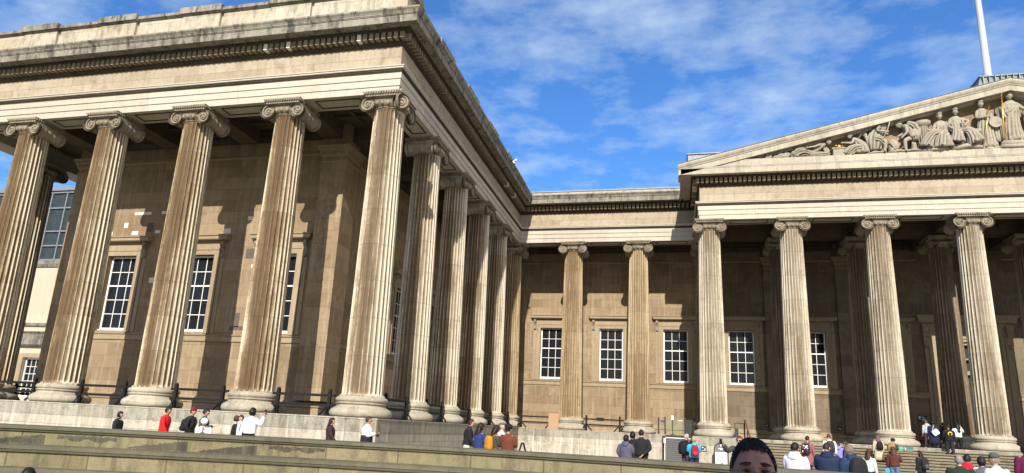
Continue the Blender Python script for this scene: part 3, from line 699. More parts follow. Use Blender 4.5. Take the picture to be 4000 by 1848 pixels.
for s in (-1, 1):
    mb = MB(); x = s * 2.5; mb.box(x - .2, x + .2, -.34, 0, 7.4, 8.2); mb.box(x - .16, x + .16, -.22, 0, 6.8, 7.4); mb.blob((x, -.24, 7.95), (.21, .2, .2), 10, 6); mb.blob((x, -.16, 6.8), (.17, .14, .14), 10, 6)
    for i in range(4): mb.box(x - .15 + i * .08, x - .11 + i * .08, -.36, -.341, 7.45, 8.1)
    mb.build('bracket', M['trim'], dr)
mb = MB(); mb.box(-1.75, -1.5, .1, .4, 0, 7.1); mb.box(1.5, 1.75, .1, .4, 0, 7.1); mb.box(-1.5, 1.5, .1, .4, 6.9, 7.1); mb.box(-1.5, 1.5, .12, .38, 4.9, 5.15); mb.box(-1.5, 1.5, .12, .38, 5.9, 6.0)
mb.build('frame', M['trim'], dr)
MB().box(-1.5, 1.5, .42, .46, 0, 6.9).build('door_leaf', M['door'], dr)
# repair patches in the wing wall
mb = MB(); md = MB()
def patch(m_, x, z, w_, h_): MB().box(x - w_ / 2, x + w_ / 2, DW - .004, DW + .05, z - h_ / 2, z + h_ / 2).build('repair_block' if m_ is mb else 'soot_block', M['patch'] if m_ is mb else M['patchd'], B)
for x, z, w_, h_ in ((-15.6, 9.98, 1.05, .15), (-14.2, 10.0, .5, .15), (-16.55, 9.35, .25, .27), (-17.6, 8.9, .55, .2), (-15.9, 8.9, .4, .2), (-14.5, 8.95, .3, .16), (-9.05, 9.55, .3, .2), (-10.3, 8.9, .4, .26), (-14.3, 6.35, .4, .28), (-8.55, 7.05, .16, .17), (-8.3, 6.6, .36, .1)): patch(mb, x, z, w_, h_)
for x, z, w_, h_ in ((-15.0, 9.2, .38, .5), (-8.75, 7.7, .55, .5), (-7.9, 7.65, .5, .24), (-9.0, 4.35, .26, .7), (-8.95, 3.95, .8, .2), (-8.0, 7.35, .6, .2)): patch(md, x, z, w_, h_)
# ---- pediment
pz0 = 16.56; xl, xr_ = XP - 1.85, xe + 1.85; xm = (xl + xr_) / 2
SLP = (21.04 - 16.55) / (xm - xl)
TY = YP - 0.55         # tympanum plane
mb = MB()
mb.add([(xl + .3, TY, pz0 + .02), (xr_ - .3, TY, pz0 + .02), (xm, TY, pz0 + SLP * (xm - xl) - .2), (xl + .3, TY + .5, pz0 + .02), (xr_ - .3, TY + .5, pz0 + .02), (xm, TY + .5, pz0 + SLP * (xm - xl) - .2)],
       [(0, 1, 2), (5, 4, 3), (0, 3, 4, 1), (1, 4, 5, 2), (2, 5, 3, 0)])
mb.build('tympanum', M['wall'], B)
MB().box(XP - .1, xe + .1, YP - 1.42, TY - .002, pz0 + .005, 16.96).build('sculpture_ledge', M['pcornice'], B)
def rake(prof, name, mat):
    """prof: (out, h) h measured square to the rake above the pediment base line"""
    mb = MB(); n = len(prof); st = [(xl, 0), (xm, 1), (xr_, 2)]; vs = []; fs = []
    for x, k in st:
        for o_, h in prof:
            zb = pz0 + (SLP * (xm - xl) if k == 1 else 0)
            vs.append((x, YP - o_, zb + h - .20))
    for i in range(2):
        for j in range(n):
            q = (j + 1) % n; fs.append((i * n + j, i * n + q, (i + 1) * n + q, (i + 1) * n + j))
    fs += [tuple(range(n)), tuple(2 * n + j for j in range(n - 1, -1, -1))]
    mb.add(vs, fs); return mb.build(name, mat, B)
rake([(0.3, -0.40), (0.98, -0.40), (1.0, -0.30), (1.44, -0.30), (1.44, -0.33), (1.50, -0.33), (1.50, 0.02), (0.3, 0.02)], 'raking_corona', M['pcornice'])
rake([(0.3, 0.022), (1.54, 0.022), (1.55, 0.07), (1.62, 0.16), (1.66, 0.26), (1.66, 0.36), (0.3, 0.40)], 'raking_cyma', M['pcornice'])
rake([(0.2, 0.402), (1.64, 0.402), (1.60, 0.44), (0.2, 0.46)], 'roof_edge_lead', M['lead'])
# pitched roof behind the pediment, lead boxes
mb = MB(); za = pz0 + SLP * (xm - xl) + .05
mb.add([(xl + .2, TY + .6, pz0 + .2), (xm, TY + .6, za), (xr_ - .2, TY + .6, pz0 + .2), (xl + .2, 30, pz0 + .2), (xm, 30, za), (xr_ - .2, 30, pz0 + .2)], [(0, 1, 4, 3), (1, 2, 5, 4), (3, 4, 5), (0, 2, 1), (0, 3, 5, 2)])
mb.build('portico_roof', M['lead'], B)
mb = MB(); mb.box(XP - 1.08, XP + 3.2, 25, 30, 16.9, 20.42)
for i in range(16): mb.box(XP - 1.0 + i * .28, XP - .96 + i * .28, 24.96, 24.999, 17, 20.42)
mb.box(XP - 1.15, XP + 3.3, 24.9, 30, 20.425, 20.5); mb.build('roof_lantern', M['lead'], B)
mb = MB(); x0, x1, zt, zbm = 32.2, 40.5, 24.85, 21.0
mb.add([(31.0, 23.4, zbm), (41.5, 23.4, zbm), (41.5, 31, zbm), (31.0, 31, zbm), (32.35, 24.6, 24.98), (40.5, 24.6, 24.98), (40.5, 30, 24.98), (32.35, 30, 24.98)], [(0, 1, 5, 4), (1, 2, 6, 5), (2, 3, 7, 6), (3, 0, 4, 7), (4, 5, 6, 7)])
for i in range(22): mb.box(32.4 + i * .36, 32.45 + i * .36, 24.3, 24.6, 24.3, 24.98)
mb.box(32.3, 40.6, 24.5, 30.1, 24.985, 25.08); mb.build('roof_lantern', M['lead'], B)
# ---- stairs in front of the portico
NS = 12; RIS = -GZ / NS; TR = 0.36; SX0 = 15.35
st = MB(); yf0 = YP - PO - 0.036
for i in range(NS):
    z1 = -RIS * i - 0.006 * (i == 0); z0 = GZ + .002
    ya = yf0 - TR * (i + 1); yb = yf0 - TR * i
    if i < NS - 1 or True:
        st.box(SX0, xe - 1.5, ya, yb - .0005, z0, z1 - (RIS if True else 0) + 0.0)
        st.box(SX0 - .01, xe - 1.49, ya - .085, ya + .0, z1 - RIS - .048, z1 - RIS - .001) if i < NS - 1 else None
tag(st.build('stairs', M['steps']), 'broad flight of grey stone steps leading up to the portico', 'stairs')
# lead building camera
# ---- security camera on the wing cornice
mb = MB(); mb.box(1.45, 1.72, 15.9, 16.0, 16.68, 16.76); mb.tube([(1.6, 15.95, 16.76), (1.85, 15.8, 16.86)], .06, 8)
tag(mb.build('security_camera', M['white']), 'small white camera fixed on the right cornice of the wing', 'security camera')
# ---- flagpole
fp = at_k(3846, 296, 1.0); 
fx, fy = 33.15, 25.3
mb = MB(); mb.lathe([(0.27, 25.085), (0.27, 25.2), (0.235, 25.22), (0.21, 30), (0.17, 36), (0.12, 44), (0.1, 46)], 20, (fx, fy, 0)); mb.blob((fx, fy, 46.1), .2)
tag(mb.build('flagpole', M['polemat'], smooth=True), 'tall white flagpole rising above the pediment roof', 'flagpole')
# ---------------------------------------------------------------- railings
def post_mesh():
    mb = MB(); mb.box(-.06, .06, -.06, .06, 0.0, .95); mb.blob((0, 0, .97), (.075, .075, .06), 8, 5); mb.box(-.08, .08, -.08, .08, .72, .83); mb.box(-.08, .08, -.08, .08, .35, .46); return mb.mesh('post', M['iron'], angle=40)
def stay_mesh():
    mb = MB()
    for s in (-1, 1): mb.tube([(0, 0, .45), (s * .05, -.0, .38), (s * .38, -.0, .015)], .045, 6)
    mb.tube([(0, 0, .42), (0, -.3, .015)], .026, 6); return mb.mesh('stay', M['iron'])
PM, SM = post_mesh(), stay_mesh()
def railing(p0, p1, label, posts, rz=0, grp='black railings between the columns'):
    P0 = Vector(p0); P1 = Vector(p1); d = (P1 - P0); ln = d.length; ang = atan2(d.y, d.x)
    e = empty('railing', (p0[0], p0[1], 0.004), ang, label, 'railing', grp)
    mb = MB(); mb.box(0, ln, -.03, .03, .725, .825); mb.build('rail', M['iron'], e)
    mb = MB(); mb.box(0, ln, -.03, .03, .355, .455); mb.build('rail', M['iron'], e)
    for q in posts: link_obj('post', PM, e, (q, 0, 0)); link_obj('stay', SM, e, (q, 0, 0))
nmF = ['between the corner column and the next one left', 'between the second and third front columns from the corner', 'between the third and fourth front columns from the corner', 'between the fourth and fifth front columns from the corner', 'beside the far left column of the wing']
for k in range(5):
    a = -SX * (k + 1) + 1.0; b = -SX * k - 1.0; railing((a, -.25), (b, -.25), 'black iron railing ' + nmF[k], [0.25, b - a - .25])
nmR = ['just behind the corner column', 'behind the second column of the return', 'behind the third column of the return', 'behind the fourth column of the return', 'beside the inner corner column of the return']
for k in range(5):
    a = SY * k + .95; b = SY * (k + 1) - .95; railing((.45, a), (.45, b), 'black iron railing along the shaded side, ' + nmR[k], [0.3, b - a - .3])
railing((1.0, YR - .6), (3.6, YR - .6), 'black iron railing between the inner corner column and a boarded panel', [0.25, 2.35])
railing((5.6, YR - .6), (8.35, YR - .6), 'black iron railing between the two recessed columns, with a small black box on it', [0.2, 2.45])
mb = MB().box(6.5, 7.0, YR - .72, YR - .65, .68, .9); tag(mb.build('control_box', M['iron']), 'small black box hanging on the middle railing', 'box')
mb = MB(); mb.box(3.25, 3.95, YR - .95, YR - .9, .01, 1.05); tag(mb.build('timber_board', simple('tan_board', (.34, .21, .12), .7)), 'orange timber board leaning beside the recessed column', 'board')
for k in range(3): railing((-5 * SX + .0, SY * k + 1.0), (-5 * SX, SY * (k + 1) - 1.0), 'black iron railing on the far west side of the wing, ' + ['nearest the front', 'second from the front', 'third from the front'][k], [0.3, SY - 2.3])
# ---- glass lift enclosure
e = empty('glass_barrier', (10.6, YR - .95, 0), 0, 'glass safety barrier with dark bronze posts above the shutter', 'barrier')
for x, h in ((0, 1.08), (.42, 1.16), (1.68, 1.16), (2.15, 1.05)):
    mb = MB(); mb.box(-.045, .045, -.04, .04, 0.006, h); mb.box(.045, .07, -.03, .03, .1, .22); mb.box(.045, .07, -.03, .03, h - .2, h - .1); o = mb.build('post', M['bronze'], e); o.location = (x, 0, 0)
mb = MB(); mb.box(.02, .38, -.006, .006, .08, 1.0); mb.box(.49, 1.62, -.006, .006, .08, 1.1); mb.box(1.74, 2.11, -.006, .006, .08, 1.0); mb.box(2.2, 2.9, -.006, .006, .08, .9); mb.build('glass_panel', M['glass'], e)
mb = MB().box(.14, .38, -.03, -.012, .78, .92); mb.build('notice', M['purple'], e)
mb = MB().box(1.25, 1.55, -.02, -.008, .92, .95); mb.build('lettering', M['signw'], e)
# shutter below
e = empty('shutter', (10.83, YR - PO - .05, GZ), 0, 'dark grey louvred metal shutter with a bright white top edge in the plinth', 'shutter')
mb = MB()
for i in range(12): mb.box(.26, 2.0, -.06, .0, .10 + i * .118, .165 + i * .118)
mb.box(.26, 2.0, -.02, .02, .05, 1.5); mb.build('louvres', M['louvre'], e)
MB().box(.22, 2.05, -.10, -.062, 1.50, 1.545).build('top_edge', M['white'], e)
mb = MB(); mb.box(0, .22, -.06, .0, .003, 1.62); mb.box(2.03, 2.12, -.06, 0, .003, 1.62); mb.box(.22, 2.03, -.06, 0, 1.55, 1.69); mb.build('frame', M['bronze'], e)
# stands and signs
def stand_sign(x, y, z, h, w_, hh, label, pole):
    e = empty('sign_stand', (x, y, z), 0, label, 'sign stand')
    mb = MB(); mb.lathe([(.15, .003), (.15, .03), (.03, .05), (.022, .06), (.022, h - hh)], 12); mb.build('pole', pole, e, angle=40)
    MB().box(-w_ / 2, w_ / 2, -.03, -.0, h - hh, h).build('panel_frame', M['grey'], e)
    mb = MB(); mb.box(-w_ / 2 + .02, w_ / 2 - .02, -.036, -.031, h - hh + .02, h - .02); mb.build('panel', M['signw'], e)
    mb = MB(); mb.box(-w_ / 6, w_ / 6, -.04, -.037, h - hh * .45, h - hh * .25); mb.box(-w_ / 4, w_ / 4, -.04, -.037, h - hh * .72, h - hh * .62); mb.build('symbol', simple('symbol_blue', (.12, .2, .42)), e)
stand_sign(11.5, YR - 1.0, .005, 1.25, .2, .3, 'slim black stand with a small white notice behind the glass barrier', M['iron'])
stand_sign(11.0, YR - PO - .5, GZ, 1.5, .16, .34, 'white pole stand with a white notice at the left of the shutter', M['white'])
def wall_sign(x, y, z, w_, h_, label, kind='info'):
    e = empty('wall_sign', (x, y, z), 0, label, 'sign')
    MB().box(-w_ / 2, w_ / 2, -.03, -.004, -h_ / 2, h_ / 2).build('board', M['signb'], e)
    mb = MB(); y1, y0 = -.031, -.036
    if kind == 'arrow':
        mb.box(-w_ * .38, -w_ * .02, y0, y1, h_ * .2 - .012, h_ * .2 + .012)
        mb.add([(-w_ * .4, y0, h_ * .2), (-w_ * .22, y0, h_ * .36), (-w_ * .22, y0, h_ * .26), (-w_ * .3, y0, h_ * .2), (-w_ * .22, y0, h_ * .14), (-w_ * .22, y0, h_ * .04)], [(0, 1, 2, 3), (0, 3, 4, 5)])
        # wheelchair user: head, body, wheel, ramp
        mb.blob((w_ * .2, y0, h_ * .05), (.022, .006, .022), 8, 5); mb.tube([(w_ * .2, y0, 0), (w_ * .22, y0, -h_ * .1), (w_ * .32, y0, -h_ * .12), (w_ * .36, y0, -h_ * .2)], .012, 5)
        mb.tube([(w_ * .22 + .045 * cos(a * .5), y0, -h_ * .14 + .045 * sin(a * .5)) for a in range(5, 13)], .007, 5)
        for k in range(3): mb.box(-w_ * .38 + k * w_ * .22, -w_ * .2 + k * w_ * .22, y0, y1, -h_ * .38, -h_ * .32)
    elif kind == 'info':
        mb.lathe([(0, 0), (.075, 0), (.075, .006), (0, .006)], 16)
        n = 16 * 4; R = Matrix.Translation((-w_ * .28, y0 - .001, h_ * .24)) @ Matrix.Rotation(-pi / 2, 4, 'X'); mb.xf(R)
        mb.box(-w_ * .05, w_ * .22, y0, y1, h_ * .24, h_ * .32); mb.box(-w_ * .05, w_ * .35, y0, y1, h_ * .10, h_ * .14)
        mb.box(-w_ * .05, w_ * .4, y0, y1, -h_ * .08, -h_ * .02); mb.box(-w_ * .05, w_ * .36, y0, y1, -h_ * .2, -h_ * .15); mb.box(-w_ * .05, w_ * .25, y0, y1, -h_ * .34, -h_ * .3)
        mb.tube([(-w_ * .36, y0, -h_ * .15), (-w_ * .28, y0, -h_ * .02), (-w_ * .2, y0, -h_ * .15)], .012, 4)
    else:
        mb.box(-w_ * .25, w_ * .05, y0, y1, -.01, .03); mb.box(0, w_ * .3, y0, y1, -.05, -.02)
    mb.build('lettering', M['signw'], e)
YS = YW - .006
wall_sign(27.72, YS, 1.88, .55, .42, 'dark information sign with white roundel at the left of the doorway')
wall_sign(33.25, YS, 1.78, .55, .42, 'dark information sign with white roundel at the right of the doorway')
wall_sign(13.25, YP - PO - .018, -.68, .30, .28, 'dark sign with a white left arrow and wheelchair symbol on the plinth', 'arrow')
wall_sign(12.95, YS - .0, 1.1, .26, .24, 'tiny black sign on the recessed wall left of the nearest portico column', 'mini')
wall_sign(17.9, YS, 1.0, .26, .24, 'tiny black sign low on the wall between the first two portico columns', 'mini')
wall_sign(22.6, YS, 1.0, .26, .24, 'tiny black sign low on the wall beside the pilaster left of the second portico gap', 'mini')
# low stone ledges beside the door
for x, lb in ((27.6, 'left'), (33.9, 'right')):
    mb = MB(); mb.box(x - .4, x + .4, YW - .7, YW - .35, .5, .9); mb.box(x - .34, x - .28, YW - .6, YW - .45, .003, .5); mb.box(x + .28, x + .34, YW - .6, YW - .45, .003, .5)
    tag(mb.build('donation_table', M['wood']), 'low wooden table against the wall at the %s of the doorway' % lb, 'table')
# A-board
e = empty('pavement_sign', (14.15, 17.1, GZ), radians(-6), 'round topped pavement sign with a white arrow and white poster', 'pavement sign')
mb = MB(); n = 18; W2, Hs = .36, 1.02; outl = [(-W2, .02), (-W2, Hs)] + [(-W2 * cos(pi * i / n), Hs + W2 * sin(pi * i / n)) for i in range(1, n)] + [(W2, Hs), (W2, .02)]
vs = [(x, -.035, z) for x, z in outl] + [(x, .0, z) for x, z in outl]; m_ = len(outl)
mb.add(vs, [tuple(range(m_ - 1, -1, -1))[::-1], tuple(m_ + i for i in range(m_))[::-1]] + [(i, (i + 1) % m_, m_ + (i + 1) % m_, m_ + i) for i in range(m_)]); mb.build('board', M['grey'], e)
mb = MB().tube([(x * 1.02, -.02, z) for x, z in outl], .028, 6); mb.build('frame', M['iron'], e)
mb = MB().box(-.31, .31, -.045, -.037, .08, .88); mb.build('poster', M['signw'], e)
mb = MB(); mb.box(-.012, .012, -.045, -.037, 1.16, 1.28); mb.add([(-.045, -.041, 1.26), (.045, -.041, 1.26), (0, -.041, 1.32)], [(0, 1, 2)])
for k, (a, b, z) in enumerate(((-.15, -.02, 1.07), (.0, .1, 1.07), (-.06, .08, 1.01), (.16, .28, 1.06))): mb.box(a, b, -.045, -.037, z, z + .03)
mb.build('lettering', M['signw'], e)
mb = MB(); mb.add([(-.28, -.046, .42), (-.1, -.046, .38), (0, -.046, .30), (.12, -.046, .38), (.27, -.046, .43), (.1, -.046, .34), (.02, -.046, .16), (-.06, -.046, .32)], [(0, 1, 7), (1, 2, 7), (2, 3, 5), (3, 4, 5), (2, 5, 6, 7)]); mb.box(-.2, .0, -.047, -.046, .72, .73); mb.build('poster_print', M['grey'], e)
mb = MB(); mb.box(-.36, -.3, .0, .4, .02, .05); mb.tube([(-.34, .0, 1.0), (-.34, .45, .02)], .02, 6); mb.tube([(.34, .0, 1.0), (.34, .45, .02)], .02, 6); mb.build('rear_leg', M['iron'], e)
# folding easel frame further left
e = empty('folding_frame', at_k(2040, 1770, 27.0), radians(30), 'folded black A shaped stand behind the garden wall', 'stand'); e.location.z = GZ
mb = MB(); mb.tube([(-.35, 0, 0), (-.04, 0, 1.05)], .035, 6); mb.tube([(.35, 0, 0), (.04, 0, 1.05)], .035, 6); mb.box(-.06, .06, -.03, .03, 1.02, 1.08); mb.box(-.2, .2, -.01, .01, .5, .53); mb.build('frame', M['iron'], e)
# handrail and sign frame at the head of the stairs
e = empty('handrail', (15.55, YP - PO - .05, 0), 0, 'brown wooden handrail on black posts at the left end of the steps', 'handrail')
mb = MB(); mb.tube([(0, .5, 1.02), (0, .0, 1.02), (0, -TR * NS, 1.02 + GZ), (0, -TR * NS - .5, 1.02 + GZ)], .045, 8); mb.build('rail', M['wood'], e, angle=50)
for i in range(4):
    y = .3 - i * TR * NS / 3.0; z = (0 if i == 0 else GZ * (i / 3.0)); MB().tube([(0, y, max(z - .15, GZ)), (0, y, z + 1.0)], .025, 6).build('post', M['iron'], e)
e = empty('metal_stand', (15.0, YP - .9, .004), 0, 'black metal stand with a dark panel beside the corner portico column', 'stand')
mb = MB(); mb.box(0.0, .035, -.02, .02, 0, .85); mb.box(.5, .535, -.02, .02, 0, .85); mb.box(.035, .5, -.02, .02, .815, .85); mb.build('frame', M['iron'], e); MB().box(.02, .2, -.05, -.021, .05, .55).build('panel', M['signb'], e)
# green banner lying on the top steps
e = empty('banner', (23.08, YP - PO - .42, -RIS - .12), 0, 'long low green and teal banner across the top step in front of a column', 'banner')
mb = MB(); mb.box(0, .82, -.02, 0, .01, .30); mb.build('green_panel', M['teal'], e); mb = MB().box(.822, 1.75, -.02, 0, .01, .30); mb.build('teal_panel', M['teald'], e)
mb = MB(); mb.box(.06, .2, -.03, -.021, .16, .26); mb.tube([(.9, -.026, .24), (1.0, -.026, .2), (1.1, -.026, .13)], .016, 5); mb.tube([(1.06, -.026, .25), (.96, -.026, .12)], .016, 5)
for k in range(4): mb.box(.1 + k * .16, .23 + k * .16, -.03, -.021, .05, .08)
for k in range(5): mb.box(.95 + k * .15, 1.07 + k * .15, -.03, -.021, .05, .08)
mb.build('lettering', M['signw'], e); e.scale = (.51, 1, .85)
# ---------------------------------------------------------------- garden wall in front
GP = [(-16, -17.5), (-9, -13.6), (-4, -11.35), (-1.3, -10.45), (2.3, -9.45), (5, -8.98), (7.3, -8.75), (10, -8.98), (12.7, -9.55), (16, -10.4), (22, -12.2)]
def cr(P, t):
    n = len(P) - 1; i = min(int(t), n - 1); f = t - i
    p0, p1, p2, p3 = P[max(i - 1, 0)], P[i], P[i + 1], P[min(i + 2, n)]
    return tuple(0.5 * (2 * p1[k] + (p2[k] - p0[k]) * f + (2 * p0[k] - 5 * p1[k] + 4 * p2[k] - p3[k]) * f * f + (3 * p1[k] - p0[k] - 3 * p2[k] + p3[k]) * f ** 3) for k in (0, 1))
GPS = [cr(GP, i * 10 / 60) for i in range(61)]
e = empty('garden_wall', (0, 0, 0), 0, 'low curved sandstone garden wall with two projecting copings in the foreground', 'wall')
def gpart(prof, name, mat):
    mb = MB(); sweep(mb, prof, GPS); mb.build(name, mat, e)
gpart([(-.28, -.745), (.0, -.745), (.0, -1.2), (-.28, -1.2)], 'wall_face', M['garden'])
rg = random.Random(21); acc = 0
dm = stone('damp_stain', (.07, .066, .058), (.14, .128, .10), (.22, .20, .145), (.04, .038, .034), 9, 9, .5, .8, joint=0)
for kk in range(7):
    # dark damp patches, one wedge or smear per block of the left part of the wall
    xa = -7.6 + kk * 1.62; n = 44; vs = []; wedge = kk % 3 != 0
    for i in range(n + 1):
        x = xa + 1.35 * i / n; j = min(range(len(GPS) - 1), key=lambda q: abs((GPS[q][0] + GPS[q + 1][0]) / 2 - x)); A_, B_ = GPS[j], GPS[j + 1]; y = A_[1] + (B_[1] - A_[1]) * (x - A_[0]) / (B_[0] - A_[0])
        top = (-1.02 + .22 * (i / n) ** .8 if wedge else -.80) + rg.uniform(-.02, .02); bot = (-1.03 if wedge else -.90 + .03 * sin(i * .35)) + rg.uniform(-.02, .02)
        vs += [(x, y - .006, min(top, -.76)), (x, y - .006, bot)]
    MB().add(vs, [(2 * i, 2 * i + 1, 2 * i + 3, 2 * i + 2) for i in range(n)]).build('damp_stain', dm, e)
gpart([(-.34, -.743), (.05, -.743), (.07, -.70), (.10, -.69), (.10, -.645), (.06, -.62), (-.34, -.60)], 'coping', M['coping'])
gpart([(-.28, -1.202), (.34, -1.202), (.36, -1.15), (.38, -1.14), (.38, -1.09), (.30, -1.06), (.04, -1.035), (-.28, -1.035)], 'ledge', M['coping'])
gpart([(-.2, -1.204), (.28, -1.204), (.28, -1.58), (-.2, -1.58)], 'lower_wall_face', M['garden'])
gpart([(-.2, -1.50), (.50, -1.55), (.60, -1.62), (.60, -1.71), (-.2, -1.71)], 'footing', M['coping'])
# lawn
lawn = [(-40, -26), (4.0, -26), (3.0, -14), (1.2, -10.6)] + [(x, y - .66) for x, y in reversed(GPS[:30])] + [(-40, -20)]
mb = MB(); lp = [(-40, -40), (1.0, -40), (1.0, -13.0)] + [(x + .3, y - .62) for x, y in reversed([q for q in GPS if q[0] < -0.3])] + [(-40, -24)]
mb.add([(x, y, GZ + .004) for x, y in lp], [tuple(range(len(lp)))]); tag(mb.build('lawn', M['lawn']), kind='structure')
mb = MB(); rg = random.Random(3)
for i in range(9000):
    x = rg.uniform(-9, 0.5); y = rg.uniform(-16, -9.8)
    g = min(GPS, key=lambda q: abs(q[0] - x)); 
    if y > g[1] - .75: continue
    h = rg.uniform(.03, .07); a = rg.uniform(0, 6.28); dx, dy = .008 * cos(a), .008 * sin(a)
    mb.add([(x - dx, y - dy, GZ + .003), (x + dx, y + dy, GZ + .003), (x + rg.uniform(-.02, .02), y + rg.uniform(-.02, .02), GZ + h)], [(0, 1, 2)])
tag(mb.build('grass', M['grass']), 'short green grass of the lawn below the garden wall', 'grass', kind='stuff')
# ---- unseen tree added behind the camera to shade the near foreground
e = empty('shade_tree', (12.8, -34.0, GZ), 0, 'leafy tree added unseen behind the viewpoint to shade the foreground', 'tree')
mb = MB(); mb.tube([(0, 0, 0), (.05, .05, 2), (0, .1, 4.2), (.1, .1, 7), (.1, 0, 10)], [.34, .27, .22, .15, .05], 12)
rg = random.Random(11)
for i in range(14):
    a = rg.uniform(0, 6.28); z = rg.uniform(3.6, 8.5); l = rg.uniform(1.8, 3.4); mb.tube([(0, .1, z), (l * .5 * cos(a), l * .5 * sin(a), z + .8), (l * cos(a), l * sin(a), z + 1.9)], [.11, .07, .025], 7)
mb.build('trunk', simple('bark', (.16, .14, .10), .9, 0, .4, 8, bump=.5), e, smooth=True)
mb = MB(); cl_ = [(rg.gauss(0, 1.9), rg.gauss(0, 1.7), rg.uniform(4.8, 11.2), rg.uniform(.8, 1.5)) for _ in range(34)]
for i in range(11000):
    c_ = rg.choice(cl_); d = V3 = Vector((rg.gauss(0, 1), rg.gauss(0, 1), rg.gauss(0, 1))).normalized() * c_[3] * rg.uniform(.3, 1.0)
    p = Vector(c_[:3]) + d; a_ = Vector((rg.gauss(0, 1), rg.gauss(0, 1), rg.gauss(0, .6))).normalized() * .14; b__ = a_.orthogonal().normalized() * .12
    mb.add([p - a_, p - b__, p + a_, p + b__], [(0, 1, 2, 3)])
mb.build('crown', simple('shade_leaf', (.06, .10, .03), .7, 0, .4, 2), e)
# ---------------------------------------------------------------- neighbouring buildings at far left
e = empty('side_building', (0, 0, 0), 0, 'lower cream stone building with a moulded band and white sash window at far left', 'building')
mb = MB(); wall(mb, (0, 14, 0), (1, 0, 0), -60, -24.9, GZ, 9.9, [(-32.45, -30.75, .3, 3.0), (-38.0, -36.3, .3, 3.0)], .3)
mb.box(-60, -24.9, 14.6, 24, GZ, 9.9); mb.build('wall', M['render'], e)
mb = MB(); sweep(mb, [(-.1, 3.75), (.22, 3.78), (.34, 3.9), (.36, 4.2), (.2, 4.3), (.2, 4.65), (.32, 4.78), (.1, 4.85), (-.1, 4.85)], [(-60, 14), (-24.9, 14)]); sweep(mb, [(-.1, 5.2), (.14, 5.22), (.14, 5.42), (-.1, 5.46)], [(-60, 14), (-24.9, 14)]); sweep(mb, [(-.1, 9.5), (.1, 9.5), (.2, 9.7), (.2, 9.92), (-.1, 9.95)], [(-60, 14), (-24.9, 14)]); mb.build('string_course', M['cornice'], e)
for xw in (-31.6, -37.15):
    wn_ = MB(); wn_.box(xw - .85, xw - .78, 14.2, 14.28, .3, 3.0); wn_.box(xw + .78, xw + .85, 14.2, 14.28, .3, 3.0); wn_.box(xw - .78, xw + .78, 14.2, 14.28, 2.9, 3.0); wn_.box(xw - .78, xw + .78, 14.2, 14.28, .3, .42)
    for i in (1, 2, 3): wn_.box(xw - .78 + 1.56 * i / 4 - .015, xw - .78 + 1.56 * i / 4 + .015, 14.22, 14.27, .42, 2.9)
    for j in range(1, 5): wn_.box(xw - .78, xw + .78, 14.215, 14.275, .42 + 2.48 * j / 5 - .016, .42 + 2.48 * j / 5 + .016)
    o = wn_.build('window', M['white'], e); MB().box(xw - .84, xw + .84, 14.285, 14.3, .3, 3.0).build('pane', M['pane'], o)
mb = MB()
for xw in (-31.6, -37.15):
    for a, b, za_, zb_ in ((-1.25, -.86, .1, 3.3), (.86, 1.25, .1, 3.3), (-.86, .86, 3.01, 3.3)): mb.box(xw + a, xw + b, 13.9, 14.0, za_, zb_)
mb.build('window_surround', M['trim'], e)
e = empty('modern_building', (0, 0, 0), 0, 'grey glass walled modern building rising behind the far left columns', 'building')
MB().box(-80, -38, 25.4, 50, GZ, 19.9).build('wall', M['grey'], e)
mb = MB(); mb.box(-80, -38, 25.2, 25.39, 12.9, 19.6); mb.build('glazing', M['pane2'], e)
mb = MB(); x = -79.0; 
while x < -38: mb.box(x - .06, x + .06, 25.0, 25.199, 12.9, 19.6); x += 1.75
for z in (12.95, 15.7, 19.55, 14.3, 18.0): mb.box(-80, -38, 25.04, 25.19, z - .06, z + .06)
mb.build('mullions', M['lead'], e)
mb = MB(); mb.box(-80, -38, 24.9, 26, 19.7, 20.05); mb.box(-80, -38, 24.95, 25.4, 12.3, 12.85); mb.build('fascia', M['lead'], e)
#BEGINPEOPLE#
# ---------------------------------------------------------------- figures
def skin_mesh(name, verts, edges, radii, sub=1, mat=None):
    me = bpy.data.meshes.new(name); me.from_pydata([tuple(v) for v in verts], edges, [])
    o = bpy.data.objects.new(name, me); COL.objects.link(o)
    md = o.modifiers.new('skin', 'SKIN'); md.use_smooth_shade = True; md.branch_smoothing = 0.5
    for i, r in enumerate(radii):
        r = r if isinstance(r, tuple) else (r, r)
        me.skin_vertices[0].data[i].radius = r
        me.skin_vertices[0].data[i].use_root = (i == 0)
    if sub: sb = o.modifiers.new('sub', 'SUBSURF'); sb.levels = sub; sb.render_levels = sub
    dg = bpy.context.evaluated_depsgraph_get(); ev = o.evaluated_get(dg)
    res = ev.to_mesh(); vs = [tuple(v.co) for v in res.vertices]; fs = [tuple(p.vertices) for p in res.polygons]
    ev.to_mesh_clear(); bpy.data.objects.remove(o); bpy.data.meshes.remove(me)
    return vs, fs
def V(*a): return Vector(a)
